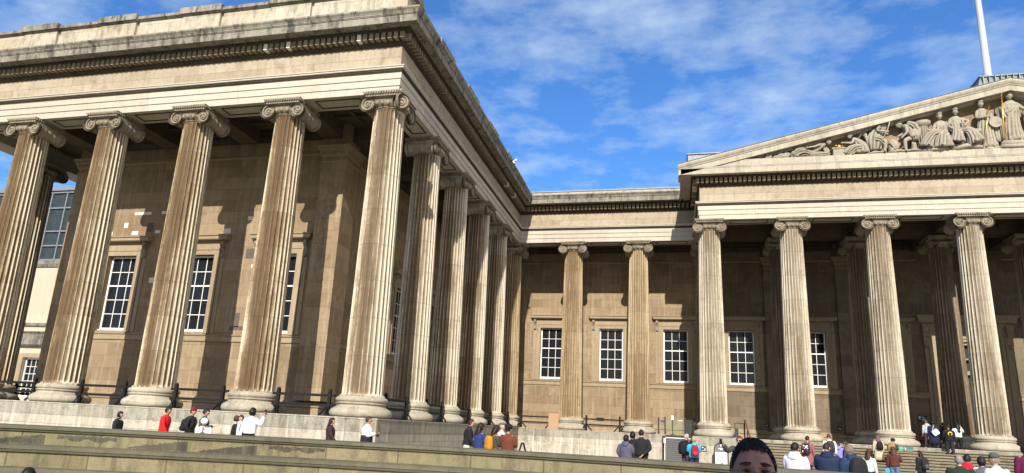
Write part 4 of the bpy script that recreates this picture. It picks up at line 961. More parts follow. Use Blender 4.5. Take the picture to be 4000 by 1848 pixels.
def head_pts(nu=20, nv=14, fine=False):
    """face looks towards +Y; unit head: height .235"""
    vs = []; fs = []
    for j in range(nv + 1):
        t = -pi / 2 + pi * j / nv
        for i in range(nu):
            a = 2 * pi * i / nu; x = cos(t) * sin(a); y = cos(t) * cos(a); z = sin(t)
            rx, ry, rz = 0.077, 0.096, 0.118
            jaw = 1 - 0.34 * max(0, -z) ** 1.3 * (0.6 + 0.4 * max(0, y)); px = x * rx * jaw; pz = z * rz
            py = y * ry * (1 - 0.10 * max(0, -z)) + 0.0
            if y > 0:
                py -= 0.012 * max(0, y) * max(0, 1 - abs(x) * 1.2)
                py += 0.026 * exp(-(px / 0.013) ** 2 - ((pz + 0.028) / 0.020) ** 2) + 0.012 * exp(-(px / 0.009) ** 2 - ((pz + 0.004) / 0.022) ** 2)
                py += 0.007 * exp(-(px / 0.045) ** 2 - ((pz - 0.024) / 0.010) ** 2)
                for s in (-1, 1):
                    py -= 0.011 * exp(-((px - s * 0.032) / 0.016) ** 2 - ((pz - 0.003) / 0.012) ** 2); py += 0.006 * exp(-((px - s * 0.042) / 0.018) ** 2 - ((pz + 0.028) / 0.016) ** 2)
                py += 0.008 * exp(-(px / 0.022) ** 2 - ((pz + 0.060) / 0.009) ** 2) - 0.004 * exp(-(px / 0.03) ** 2 - ((pz + 0.061) / 0.0025) ** 2); py += 0.012 * exp(-(px / 0.024) ** 2 - ((pz + 0.098) / 0.016) ** 2)
            vs.append(V(px, py, pz))
    for j in range(nv):
        for i in range(nu):
            k = (i + 1) % nu; fs.append((j * nu + i, (j + 1) * nu + i, (j + 1) * nu + k, j * nu + k))
    for s in (-1, 1):   # ears
        m = MB(); m.blob((0, 0, 0), (0.010, 0.018, 0.031), 8, 6); n = len(vs)
        vs += [V(s * 0.077 + p[0], p[1] - 0.004 - 0.0, p[2] - 0.008) for p in m.v]; fs += [tuple(q + n for q in f) for f in m.f]
    return vs, fs
HV, HF = head_pts()
def hair_pts(style, nu=20, nv=14):
    vs = []; fs = []; keep = {}
    for j in range(nv + 1):
        t = -pi / 2 + pi * j / nv
        for i in range(nu):
            a = 2 * pi * i / nu; x = cos(t) * sin(a); y = cos(t) * cos(a); z = sin(t)
            g = 0.014 if style == 'short' else 0.022
            if style == 'crop': g = 0.007
            g *= 1 + 0.35 * noise.noise(V(x * 3.1, y * 3.1, z * 3.1 + 5))
            keep[(j, i)] = len(vs); vs.append(V(x * (0.077 + g), y * (0.096 + g) - 0.004, z * (0.118 + g * (1 if z > 0 else .2))))
    zn = {'short': -0.055, 'crop': -0.045, 'long': -0.12, 'bob': -0.13, 'bun': -0.06, 'hijab': -0.2}.get(style, -0.06)
    for j in range(nv):
        for i in range(nu):
            k = (i + 1) % nu; q = [(j, i), (j + 1, i), (j + 1, k), (j, k)]
            c_ = sum((vs[keep[p]] for p in q), V(0, 0, 0)) / 4
            fy = 0.030 if c_.z < 0.055 else 0.2
            if style == 'crop' and c_.z < .07: fy = .02
            if style in ('long', 'bob', 'hijab'): fy = 0.045 if c_.z < 0.06 else .2
            if c_.y > fy or c_.z < zn: continue
            if c_.z < -0.0 and c_.y > 0.0 and style in ('short', 'crop', 'bun'): continue
            fs.append(tuple(keep[p] for p in q))
    return vs, fs
MC = {}
def cloth(col, rough=0.85, var=0.18):
    k = (tuple(round(c, 3) for c in col), rough)
    if k not in MC:
        m, nt, b = newmat('cloth'); tcn = N(nt, 'ShaderNodeTexCoord')
        f = noisen(nt, tcn.outputs['Object'], 9, 4, 0.6, 0.6); f2 = noisen(nt, tcn.outputs['Object'], 160, 2)
        c = mixn(nt, f, tuple(x * (1 - var) for x in col), tuple(min(.9, x * (1 + var)) for x in col))
        L(nt, c, b.inputs['Base Color']); b.inputs['Roughness'].default_value = rough; b.inputs['Specular IOR Level'].default_value = 0.25
        bp = N(nt, 'ShaderNodeBump'); bp.inputs['Strength'].default_value = 0.6; bp.inputs['Distance'].default_value = 0.012
        L(nt, mathn(nt, 'ADD', f, mathn(nt, 'MULTIPLY', f2, .1)), bp.inputs['Height']); L(nt, bp.outputs[0], b.inputs['Normal'])
        MC[k] = m
    return MC[k]
SKIN = simple('skin', (0.48, 0.27, 0.18), 0.5, 0, 0.08, 9); SKIN2 = simple('skin_tan', (0.34, 0.18, 0.11), 0.5, 0, 0.08, 9)
BLK, DBR, BRN, GRY, BLN = (.008, .007, .007), (.018, .010, .008), (.05, .022, .013), (.28, .27, .26), (.30, .22, .12)
def arm_pose(st, s):
    P = {'down': ((.235, -.02, 1.15), (.25, .04, .90)), 'swingf': ((.23, .07, 1.17), (.23, .22, .97)), 'swingb': ((.24, -.13, 1.17), (.24, -.15, .92)),
         'hold': ((.235, .05, 1.17), (.07, .27, 1.22)), 'phone': ((.25, .12, 1.22), (.10, .32, 1.42)), 'raise': ((.30, .10, 1.27), (.27, .20, 1.50)),
         'back': ((.27, -.10, 1.17), (.07, -.20, .98)), 'pocket': ((.29, -.05, 1.17), (.20, .08, .98)), 'face': ((.20, .20, 1.20), (.05, .19, 1.45)),
         'strap': ((.25, .04, 1.16), (.12, .14, 1.36)), 'reach': ((.30, .22, 1.33), (.34, .46, 1.48)), 'hip': ((.34, -.06, 1.20), (.19, .05, 1.06)), 'wide': ((.36, .05, 1.3), (.5, .2, 1.2))}[st]
    return [V(s * p[0], p[1], p[2]) for p in P]
def person(px, py, k, face, label, top=(.1, .1, .1), leg=(.02, .02, .025), hair=BLK, style='short', gz=GZ, hem=.93, arms=('down', 'down'), walk=0.0, lean=0, nod=0, turn=0,
           bulk=1.0, skin=None, shoes=(.03, .03, .03), hat=None, hood=None, group='visitors around the museum', coat=None, skirt=None, h=None, hv=None, bare=False, collar=None, scarf=None, glasses=False):
    skin = skin or SKIN
    if px < 2100 and gz == GZ and k > 15: k *= .93
    P = at_k(px, py, k); hh = h or max(1.0, P.z - gz); s = hh / 1.755 if not lean else hh / (1.755 - .45 * (1 - cos(radians(lean))))
    root = empty('person', (P.x, P.y, gz + .002), radians(face), label, 'person', group)
    pel = V(0, 0, .95)
    RL = Matrix.Rotation(-radians(lean), 3, 'X')
    U = lambda p: pel + RL @ (Vector(p) - pel)
    S = lambda p: Vector(p) * s
    # legs
    w_ = walk
    leg_ = {}
    for sd, f in ((-1, w_), (1, -w_)):
        hip = V(sd * .095, 0, .93); knee = V(sd * .10, .02 + f * .45 + abs(f) * .1, .50 + abs(f) * .03); ank = V(sd * .10, f * .85 - (0.03 if f < 0 else 0), .09 + (abs(f) * .16 if f < 0 else 0.0)); toe = ank + V(sd * .02, .15, -.055 - (abs(f) * .05 if f < 0 else 0))
        leg_[sd] = (hip, knee, ank, toe)
    vs = [pel, V(0, 0, 1.08), V(0, .0, 1.26), V(0, -.01, 1.42), V(0, -.005, 1.50), V(0, .01, 1.56)]; ed = [(0, 1), (1, 2), (2, 3), (3, 4), (4, 5)]; rd = [.11, .10, .12, .09, .052, .05]
    vs = [vs[0]] + [U(p) for p in vs[1:]]
    for sd in (-1, 1):
        n = len(vs); vs += list(leg_[sd]); ed += [(0, n), (n, n + 1), (n + 1, n + 2), (n + 2, n + 3)]; rd += [.085, .055, .038, .028]
    wr_ = {}
    for sd, st in ((-1, arms[0]), (1, arms[1])):
        el, wr = arm_pose(st, sd); sh = V(sd * .185, -.01, 1.415); d = (wr - el).normalized(); sx = V(0, 1, 0) if abs(d.y) < .7 else V(0, 0, -1)
        side = d.cross(V(0, 0, 1)) if abs(d.z) < .8 else V(0, 1, 0); side = side.normalized(); cu = side.cross(d)
        palm = wr + d * .075; n = len(vs)
        pts = [sh, el, wr, palm]; r_ = [.052, .038, .026, .030]
        vs += [U(p) for p in pts]; ed += [(3, n), (n, n + 1), (n + 1, n + 2), (n + 2, n + 3)]; rd += r_
        for q, (o_, l_) in enumerate(((-.03, .07), (-.010, .08), (.010, .075), (.03, .06))):
            m_ = len(vs); b = palm + side * o_ + d * .02; c_ = b + d * l_ * .55 + cu * .004; e_ = c_ + d * l_ * .4 + cu * .02
            vs += [U(b), U(c_), U(e_)]; ed += [(n + 3, m_), (m_, m_ + 1), (m_ + 1, m_ + 2)]; rd += [.010, .009, .008]
        m_ = len(vs); b = wr + d * .03 + side * (-.03) + cu * .01; c_ = b + side * -.025 + d * .03 + cu * .012; vs += [U(b), U(c_)]; ed += [(n + 2, m_), (m_, m_ + 1)]; rd += [.012, .009]
        wr_[sd] = (sh, el, wr, palm)
    bv, bf = skin_mesh('b', [S(p) for p in vs], ed, [r * s for r in rd], 1)
    HM = Matrix.Translation(U(V(0, .022, 1.635))) @ (RL.to_4x4()) @ Matrix.Rotation(radians(turn), 4, 'Z') @ Matrix.Rotation(-radians(nod), 4, 'X')
    HV_, HF_ = hv or (HV, HF); hd = [S(HM @ p) for p in HV_]
    mb = MB(); mb.add(bv, bf); mb.add(hd, HF_); mb.build('body', skin, root, smooth=True)
    # eyes
    if abs(((face + turn + 180) % 360) - 0) < 100 or abs(((face + turn + 180) % 360) - 360) < 100:
        mb = MB()
        for sd in (-1, 1): st0 = len(mb.v); mb.blob((0, 0, 0), (.011, .006, .006), 6, 4); mb.v = mb.v[:st0] + [tuple(S(HM @ (Vector(p) + V(sd * .031, .080, .005)))) for p in mb.v[st0:]]
        for sd in (-1, 1): st0 = len(mb.v); mb.blob((0, 0, 0), (.018, .006, .004), 6, 4); mb.v = mb.v[:st0] + [tuple(S(HM @ (Vector(p) + V(sd * .031, .084, .026)))) for p in mb.v[st0:]]
        mb.build('eyes', cloth((.02, .012, .01), .3), root, smooth=True)
        if glasses:
            mb = MB()
            for sd in (-1, 1): st0 = len(mb.v); mb.blob((0, 0, 0), (.03, .006, .022), 10, 6); mb.v = mb.v[:st0] + [tuple(S(HM @ (Vector(p) + V(sd * .033, .094, .003)))) for p in mb.v[st0:]]
            for sd in (-1, 1): st0 = len(mb.v); mb.tube([(sd * .06, .09, .006), (sd * .084, .0, .004)], .003, 4); mb.v = mb.v[:st0] + [tuple(S(HM @ Vector(p))) for p in mb.v[st0:]]
            mb.build('sunglasses', cloth((.01, .01, .01), .2), root, smooth=True)
    rg = random.Random(int(px * 13 + py)); ph = rg.random() * 6
    def loft(rings, n=18, fold=.03, up=True, caps=True):
        v = []; f = []
        for j, (z, rx, ry, cy) in enumerate(rings):
            for i in range(n):
                a = 2 * pi * i / n; q = 1 + fold * (sin(5 * a + ph + j * .9) * .6 + noise.noise(V(cos(a) * 2, sin(a) * 2, z * 7 + ph)) * 1.6)
                x = rx * q * cos(a); y = ry * q * sin(a) + cy
                # squarer shoulders
                p = V(x, y, z); v.append(S(U(p) if (up and z > .95) else p))
        for j in range(len(rings) - 1):
            for i in range(n):
                m = (i + 1) % n; f.append((j * n + i, j * n + m, (j + 1) * n + m, (j + 1) * n + i))
        if caps: f.append(tuple(range(n - 1, -1, -1))); f.append(tuple((len(rings) - 1) * n + i for i in range(n)))
        return v, f
    def limb(mb, pts, rad, n=10, up=True, wob=.06):
        P_ = []; R_ = []
        for a, b, ra, rb in zip(pts[:-1], pts[1:], rad[:-1], rad[1:]):
            for q in range(4):
                t = q / 4; P_.append(Vector(a).lerp(Vector(b), t)); R_.append((ra + (rb - ra) * t) * (1 + rg.uniform(-wob, wob)))
        P_.append(Vector(pts[-1])); R_.append(rad[-1])
        P_ = [S(U(p)) if up else S(p) for p in P_]
        for _ in range(1): P_ = [P_[0]] + [(P_[i - 1] + P_[i] * 2 + P_[i + 1]) / 4 for i in range(1, len(P_) - 1)] + [P_[-1]]
        mb.tube(P_, [r * s for r in R_], n)
    b_ = bulk * 1.12
    # trousers
    tm = cloth(leg); mb = MB()
    for sd in (-1, 1):
        hip, knee, ank, toe = leg_[sd]; bt = .5 if not bare else 0
        limb(mb, [hip + V(0, 0, .03), knee, ank + V(0, 0, .0)], [.097 * b_, .074, .062], 10, False, .07)
    v, f = loft([(.84, .12 * b_, .10, 0), (.90, .165 * b_, .12, 0), (.98, .165 * b_, .115, 0), (1.05, .155 * b_, .11, 0)], 16, .02, False); mb.add(v, f)
    mb.build('trousers', tm, root, smooth=True)
    if skirt:
        v, f = loft([(skirt, .27, .22, 0), (.75, .23, .18, 0), (.95, .18, .13, 0), (1.06, .15, .11, 0)], 22, .07, False); mb = MB(); mb.add(v, f); mb.build('skirt', tm, root, smooth=True)
    mb = MB()
    for sd in (-1, 1):
        hip, knee, ank, toe = leg_[sd]; c_ = ank.lerp(toe, .55) + V(0, 0, -.025); st0 = len(mb.v); mb.blob((0, 0, 0), (.047, .135, .045), 10, 6); dz = toe.z - ank.z + .055
        mb.v = mb.v[:st0] + [tuple(S(c_ + Vector((p[0], p[1], max(p[2], -.03) + p[1] * dz * 1.5)))) for p in mb.v[st0:]]
    mb.build('shoes', cloth(shoes, .6), root, smooth=True)
    # top
    t_m = cloth(top); rings = []
    if hem < .9:
        fl = .17 + (.95 - hem) * .16
        rings = [(hem, fl * b_, fl * .80, 0), ((hem + .95) / 2, (fl + .18) / 2 * b_, (fl + .18) / 2 * .78, 0)]
    else: rings = [(hem, .172 * b_, .128 * b_, 0)]
    rings += [(max(hem + .03, 1.0), .172 * b_, .125 * b_, 0), (1.10, .165 * b_, .125 * b_, 0), (1.22, .178 * b_, .132 * b_, 0), (1.32, .192 * b_, .132 * b_, -.005), (1.39, .198 * b_, .122 * b_, -.01), (1.435, .165 * b_, .10, -.012), (1.465, .11, .078, -.012), (1.495, .068, .062, -.005), (1.515 + (.02 if collar else 0), .062, .06, 0)]
    v, f = loft(rings, 20, .035); mb = MB(); mb.add(v, f)
    for sd in (-1, 1):
        sh, el, wr, palm = wr_[sd]; limb(mb, [sh + V(-sd * .03, 0, -.005), sh.lerp(el, .25), el, wr + (palm - wr) * .1], [.072 * b_, .072 * b_, .058 * b_, .042 * b_], 12, True, .07)
    mb.build('coat' if hem < .8 else 'jacket', t_m, root, smooth=True)
    if hood:
        mb = MB(); v, f = loft([(1.38, .10, .05, -.13), (1.44, .145, .085, -.09), (1.50, .135, .10, -.05), (1.55, .10, .085, -.04), (1.54, .07, .06, -.02)], 18, .06); mb.add(v, f); mb.build('hood', cloth(hood), root, smooth=True)
    if scarf:
        mb = MB(); v, f = loft([(1.45, .10, .09, 0), (1.50, .105, .10, .01), (1.54, .085, .085, .01)], 16, .08); mb.add(v, f)
        limb(mb, [V(.05, .11, 1.47), V(.06, .15, 1.25), V(.05, .15, .95)], [.04, .05, .05], 8); limb(mb, [V(-.05, .11, 1.47), V(-.05, .15, 1.2), V(-.04, .15, 1.02)], [.04, .045, .05], 8); mb.build('scarf', cloth(scarf), root, smooth=True)
    # hair
    if style != 'bald':
        hv, hf = hair_pts(style); mb = MB(); mb.add([S(HM @ p) for p in hv], hf)
        if style in ('long', 'verylong'):
            zb = 1.22 if style == 'verylong' else 1.34
            v, f = loft([(zb, .07, .02, -.13), (zb + .08, .10, .035, -.125), (1.50, .105, .05, -.09), (1.60, .10, .075, -.04), (1.68, .085, .07, -.02)], 16, .10); mb.add(v, f)
        if style == 'bun': mb.blob(tuple(S(HM @ V(0, -.11, .07))), (.045 * s,) * 3, 8, 6)
        if style == 'hijab':
            v, f = loft([(1.38, .17, .13, -.01), (1.46, .13, .11, -.01), (1.53, .095, .10, 0), (1.60, .098, .115, .01)], 18, .05); mb.add(v, f)
        mb.build('hair' if style != 'hijab' else 'headscarf', cloth(hair, .55 if style != 'hijab' else .9), root, smooth=True)
    if hat:
        kind, col = hat; mb = MB(); st0 = 0
        if kind == 'cap':
            mb.lathe([(.094, .0), (.098, .03), (.092, .065), (.07, .095), (.035, .112), (.005, .115)], 18, (0, -.005, .035)); mb.blob((0, .135, .045), (.07, .07, .010), 12, 5)
        elif kind == 'flat': mb.blob((0, .01, .085), (.10, .135, .04), 16, 8); mb.blob((0, .12, .06), (.06, .05, .012), 10, 5)
        else:
            mb.lathe([(.095, -.02), (.11, .02), (.118, .06), (.10, .10), (.05, .125), (.004, .13)], 18, (0, -.008, .02))
        mb.v = [tuple(S(HM @ Vector(p))) for p in mb.v]; mb.build('cap', cloth(col), root, smooth=True)
    root['_s'] = s
    return root, s, U, S, HM, wr_
def attach(o, root): o.location = root.location; o.rotation_euler = root.rotation_euler
def backpack(pp, label, col, col2=None, big=1.0, pattern=None, low=0):
    root, s, U, S, HM, wr_ = pp
    e = empty('backpack', root.location, root.rotation_euler.z, label, 'backpack', None)
    def place(mb, st0=0): mb.v = [tuple(S(U(Vector(p)))) for p in mb.v]
    mb = MB(); n = 18; rings = []
    vs = []; fs = []
    zs = [(.98, .10, .05), (1.0, .14, .085), (1.12, .158, .10), (1.28, .15, .095), (1.37, .125, .08), (1.42, .075, .045)]
    for z, rx, ry in zs:
        for i in range(n):
            a = 2 * pi * i / n; ca = abs(cos(a)) ** .6 * (1 if cos(a) > 0 else -1); sa = abs(sin(a)) ** .6 * (1 if sin(a) > 0 else -1)
            vs.append((rx * big * ca, -.215 - low * 0 + ry * big * sa * .95, (z - 1.2) * big + 1.2 - low))
    for j in range(len(zs) - 1):
        for i in range(n):
            m = (i + 1) % n; fs.append((j * n + i, j * n + m, (j + 1) * n + m, (j + 1) * n + i))
    fs += [tuple(range(n - 1, -1, -1)), tuple((len(zs) - 1) * n + i for i in range(n))]
    mb.add(vs, fs); place(mb); mb.build('pack', cloth(col), e, smooth=True)
    mb = MB(); mb.blob((0, -.30 * 1.0, 1.10 - low), (.105 * big, .05 * big, .09 * big), 12, 8); place(mb); mb.build('pocket', cloth(col2 or tuple(c * .7 for c in col)), e, smooth=True)
    mb = MB()
    for sd in (-1, 1): mb.tube([(sd * .09, -.16, 1.40), (sd * .115, -.05, 1.475), (sd * .12, .09, 1.44), (sd * .13, .145, 1.30), (sd * .175, .08, 1.12), (sd * .15, -.12, 1.04)], .018, 6)
    place(mb); mb.build('strap', cloth(col2 or tuple(c * .7 for c in col)), e, smooth=True)
    if pattern:
        rg = random.Random(5)
        for q, c_ in enumerate(pattern):
            for _ in range(5): mb = MB(); mb.blob((rg.uniform(-.11, .11), -.318, rg.uniform(1.02, 1.34)), (rg.uniform(.018, .035), .012, rg.uniform(.02, .045)), 7, 5); place(mb); mb.build('printed_patch', cloth(c_), e, smooth=True)
    return e
def bag(pp, name, label, cat, col, c, size, strap, rz=0.0):
    root, s, U, S, HM, wr_ = pp; e = empty(name, root.location, root.rotation_euler.z, label, cat)
    mb = MB(); vs = []; fs = []; n = 16; zs = [(-1, .75), (-.85, .95), (0, 1.02), (.8, .9), (1, .7)]
    R = Matrix.Rotation(rz, 3, 'Y')
    for z, q in zs:
        for i in range(n):
            a = 2 * pi * i / n; ca = abs(cos(a)) ** .5 * (1 if cos(a) > 0 else -1); sa = abs(sin(a)) ** .5 * (1 if sin(a) > 0 else -1)
            vs.append(S(U(Vector(c) + R @ V(size[0] * q * ca, size[1] * q * sa, size[2] * z))))
    for j in range(len(zs) - 1):
        for i in range(n):
            m = (i + 1) % n; fs.append((j * n + i, j * n + m, (j + 1) * n + m, (j + 1) * n + i))
    fs += [tuple(range(n - 1, -1, -1)), tuple((len(zs) - 1) * n + i for i in range(n))]
    mb.add(vs, fs); mb.build('bag_body', cloth(col), e, smooth=True)
    mb = MB(); mb.tube([S(U(Vector(p))) for p in strap], .011 * s, 5); mb.build('strap', cloth(tuple(x * .6 for x in col) if sum(col) < 1.5 else col), e, smooth=True)
    return e
def phone(pp, label, sd=1, name='phone', size=(.038, .008, .075), cat='phone'):
    root, s, U, S, HM, wr_ = pp; sh, el, wr, palm = wr_[sd]; d = (palm - wr).normalized(); c_ = palm + d * .06 + V(0, .02, .03)
    mb = MB(); mb.box(-size[0], size[0], -size[1], size[1], -size[2], size[2]); mb.v = [tuple(S(U(c_ + Vector(p)))) for p in mb.v]
    o = mb.build(name, M['iron']); attach(o, root); tag(o, label, cat); return o
STR = [(-.16, .02, 1.46), (-.02, -.15, 1.34), (.17, -.10, 1.10), (.20, .02, 1.0)]
def strap_for(c, sd=1): return [(c[0] * .9, c[1], c[2] + .08), (sd * .06, -.155, 1.25), (-sd * .12, -.09, 1.45), (-sd * .1, .07, 1.46), (sd * .06, .15, 1.25), (c[0] * .9, c[1] + .02, c[2] + .08)]
# ---- the row behind the garden wall, left to right
p = person(470, 1608, 24.5, -60, 'young person in black jacket with white sleeve print, arms folded', (.012, .012, .013), style='bob', arms=('pocket', 'pocket'), turn=-15, nod=5, bulk=1.25)
o = bag(p, 'shoulder_bag', 'white patterned strap bag across the back of the black jacketed person at far left', 'bag', (.5, .5, .5), (-.15, -.1, 1.3), (.03, .02, .09), strap_for((-.15, -.1, 1.2), -1), .5)
p = person(653, 1589, 23.0, -78, 'man in a bright red zip jacket with dark side panels striding right', (.52, .012, .018), style='short', arms=('swingb', 'swingf'), walk=.25, skin=SKIN2, lean=4)
mb = MB(); 
for k in range(2): mb.tube([p[3](V(-.165 - .0, -.03 + k * .03, z)) for z in (1.0, 1.1, 1.2, 1.3)], .035 * p[1], 6)
mb.build('side_panel', cloth((.02, .015, .02)), p[0], smooth=True)
p = person(755, 1593, 23.6, -72, 'man in black jacket and burgundy baseball cap walking right', (.013, .013, .017), style='crop', hair=BRN, arms=('down', 'pocket'), walk=.12, hat=('cap', (.16, .008, .02)), nod=10)
backpack(p, 'small black backpack with a white pouch on the man in the burgundy cap', (.014, .014, .016), big=.85)
p = person(806, 1596, 22.6, -70, 'man in green jacket and dark glasses looking down to the right', (.05, .085, .06), style='short', arms=('down', 'hold'), glasses=True, nod=14, collar=1)
p = person(805, 1642, 21.6, -150, 'woman in white beret and top leaning forward, hands clasped to her face', (.70, .69, .68), hair=DBR, style='long', arms=('face', 'face'), hat=('beret', (.78, .77, .74)), lean=30, nod=12, leg=(.7, .69, .66), h=1.45)
p = person(924, 1624, 26.0, -40, 'woman in a beige jacket with short brown hair, half hidden behind a companion', (.42, .33, .23), hair=BRN, style='bob', turn=-10)
p = person(944, 1622, 24.0, -145, 'woman with long brown hair, black coat and long white scarf facing the camera', (.015, .013, .014), hair=BRN, style='long', scarf=(.72, .70, .68), hem=.7)
p = person(988, 1594, 22.6, -15, 'woman in a cropped white jacket seen from behind, raising a phone', (.66, .67, .70), hair=BLK, style='bob', arms=('pocket', 'raise'), hem=1.02, leg=(.008, .008, .01), bulk=1.05)
phone(p, 'phone raised by the woman in the cropped white jacket')
p = person(1297, 1633, 25.0, -75, 'woman with long dark hair in a long dark brown coat walking right', (.035, .017, .017), hair=DBR, style='verylong', hem=.55, arms=('down', 'swingf'), walk=.15, bulk=1.1)
p = person(1440, 1627, 23.6, -78, 'man in white shirt and sunglasses with dark jumper and camera', (.75, .76, .80), style='short', hair=(.03, .025, .022), arms=('down', 'hold'), glasses=True, skin=SKIN2, leg=(.012, .012, .02), bulk=1.15)
mb = MB(); S_, s_ = p[3], p[1]
for a_ in range(1): mb.lathe([(.24 * s_, .82 * s_), (.27 * s_, .90 * s_), (.262 * s_, 1.0 * s_), (.255 * s_, 1.10 * s_), (.25 * s_, 1.17 * s_)], 18)
mb.v = [(x, y * .74, z) for x, y, z in mb.v]; mb.tube([S_(V(-.14, .02, 1.47)), S_(V(-.05, -.15, 1.38)), S_(V(.1, -.17, 1.2))], .018, 5); mb.build('jumper', cloth((.012, .012, .022)), p[0], smooth=True)
o = bag(p, 'camera', 'black camera in the hand of the man in the white shirt', 'camera', (.02, .02, .02), (.09, .36, 1.18), (.06, .05, .04), [(.05, .33, 1.2), (.09, .36, 1.24), (.13, .33, 1.2)])
p = person(1830, 1637, 24.2, -75, 'young man in a black roll neck and cream trousers striding right', (.010, .010, .013), style='short', hair=DBR, arms=('down', 'swingf'), walk=.2, leg=(.52, .47, .39), collar=1, lean=6)
bag(p, 'shoulder_bag', 'small grey crossbody bag on the young man in the black roll neck', 'bag', (.05, .05, .055), (-.2, -.12, 1.02), (.07, .05, .06), strap_for((-.2, -.12, 1.02), -1))
phone(p, 'dark phone in the hand of the young man in cream trousers')
p = person(1877, 1653, 21.8, -40, 'woman with long dark hair in a navy blue padded jacket looking down', (.02, .035, .13), hair=DBR, style='long', arms=('hold', 'hold'), nod=20, hem=.85, bulk=1.08)
p = person(1937, 1662, 21.4, -50, 'woman with dark wavy hair in an olive coat wearing a mustard backpack', (.045, .05, .035), hair=DBR, style='long', arms=('hold', 'hold'), nod=18, hem=.9)
backpack(p, 'mustard yellow backpack on the woman in the olive coat', (.42, .18, .02), (.30, .12, .02), 1.1)
p = person(1962, 1652, 25.0, -100, 'older man in grey blue flat cap and pale grey top, half hidden', (.40, .42, .45), style='crop', hair=GRY, hat=('flat', (.07, .09, .12)))
p = person(1987, 1660, 20.8, -20, 'person in a rust brown bomber jacket and black beanie seen from behind', (.12, .035, .018), style='short', hair=BLK, arms=('hold', 'hold'), hat=('beanie', (.01, .01, .012)), turn=-25, bulk=1.12)
# middle pair and couple
p = person(2446, 1700, 21.5, -20, 'woman in a hooded slate purple jacket seen from behind holding a phone', (.075, .072, .115), style='bob', hair=BLK, arms=('pocket', 'hold'), hood=(.07, .07, .11), hem=.86, bulk=1.12, turn=-30, leg=(.03, .03, .02))
phone(p, 'dark phone held by the woman in the slate purple jacket')
p = person(2470, 1687, 22.6, -25, 'woman with dark hair in a long black coat beside the slate purple jacket', (.011, .010, .012), style='bob', hair=BLK, hem=.75, turn=20)
p = person(2505, 1678, 22.5, 0, 'man in black jacket and black trousers seen from behind with hands joined', (.012, .012, .015), style='crop', hair=BLK, arms=('pocket', 'back'), leg=(.012, .012, .014), bulk=1.12)
bag(p, 'shoulder_bag', 'thin black crossbody bag on the man in black with joined hands', 'bag', (.012, .012, .013), (.2, .0, 1.0), (.03, .07, .05), strap_for((.2, .0, 1.0), 1))
p = person(2680, 1694, 27.0, -45, 'grey haired man in black jacket with a black backpack looking down', (.012, .012, .016), style='crop', hair=GRY, arms=('hold', 'hold'), nod=32, leg=(.045, .035, .06), bulk=1.12, turn=-15)
backpack(p, 'black backpack on the grey haired man near the shutter', (.010, .010, .012), big=1.1)
p = person(2710, 1707, 26.6, 8, 'blonde woman in a turquoise jacket seen from behind', (.02, .36, .58), style='bob', hair=BLN, arms=('hold', 'hold'), leg=(.012, .018, .05), hem=.92, nod=14, bulk=1.12)
backpack(p, 'burgundy red backpack on the blonde woman in turquoise', (.20, .012, .035), (.30, .03, .06), 1.05)
p = person(2889, 1704, 19, 160, 'person in sunglasses half hidden behind the foreground man, holding up a phone', (.05, .045, .05), style='short', hair=(.10, .03, .02), glasses=True, arms=('down', 'reach'))
phone(p, 'phone held up beside the pavement sign')
# stairs crowd
p = person(3104, 1730, 14.6, -25, 'person with short black hair in a lilac white hoodie seen from behind', (.60, .58, .74), style='short', hair=BLK, hood=(.58, .56, .72), turn=-30, arms=('hold', 'hold'), bulk=1.15)
bag(p, 'shoulder_bag', 'grey crossbody strap bag over the lilac hoodie', 'bag', (.2, .2, .24), (-.2, -.05, 1.02), (.05, .06, .06), strap_for((-.2, -.05, 1.02), -1))
def foot(px, k, g): return g
p = person(3153, 1703, 30, -30, 'person in a long dusty pink coat walking up with a colourful backpack', (.22, .085, .09), hair=DBR, style='short', hem=.5, turn=-30, gz=-1.5, walk=.1)
backpack(p, 'navy backpack covered in bright coloured prints', (.015, .02, .05), None, 1.05, 0 or [(.8, .8, .75), (.7, .45, .06), (.45, .06, .03), (.75, .75, .8)])
p = person(3228, 1729, 15.6, -15, 'broad man with dark hair in a navy hooded jacket seen from behind', (.012, .022, .055), hair=(.015, .011, .01), style='crop', hood=(.010, .018, .045), turn=-35, bulk=1.32, nod=15, arms=('hold', 'hold'))
p = person(3237, 1695, 31, 0, 'man in a cream top climbing the lower steps', (.60, .60, .48), hair=(.06, .025, .02), style='crop', gz=-1.4, leg=(.10, .13, .11), turn=-30, nod=10, walk=.1, bulk=1.1)
backpack(p, 'charcoal backpack on the man in the cream top', (.035, .028, .032), None, 1.15)
p = person(3271, 1724, 34, -10, 'girl in a violet jacket and pale blue jeans at the foot of the steps', (.20, .18, .56), hair=DBR, style='long', leg=(.38, .56, .62), shoes=(.8, .8, .8), hem=.95, hood=(.2, .18, .56), arms=('hold', 'down'))
p = person(3303, 1727, 30, 60, 'man in a grey cap and dark grey jacket facing left', (.035, .04, .035), style='crop', hair=BLK, hat=('cap', (.05, .055, .08)), hem=.85, gz=-1.6, nod=5)
p = person(3318, 1737, 14.2, 30, 'man with closely cropped grey hair and glasses in a navy hooded jacket', (.012, .03, .075), style='crop', hair=(.14, .11, .08), hood=(.012, .035, .085), bulk=1.3, glasses=True, turn=25, skin=SKIN2, nod=8)
backpack(p, 'large black backpack on the man with cropped grey hair', (.014, .014, .02), None, 1.3)
p = person(3390, 1758, 23, -35, 'woman with dark red brown hair in a mint green cardigan', (.50, .64, .52), hair=(.05, .012, .012), style='long', leg=(.012, .012, .014), arms=('strap', 'down'), turn=25)
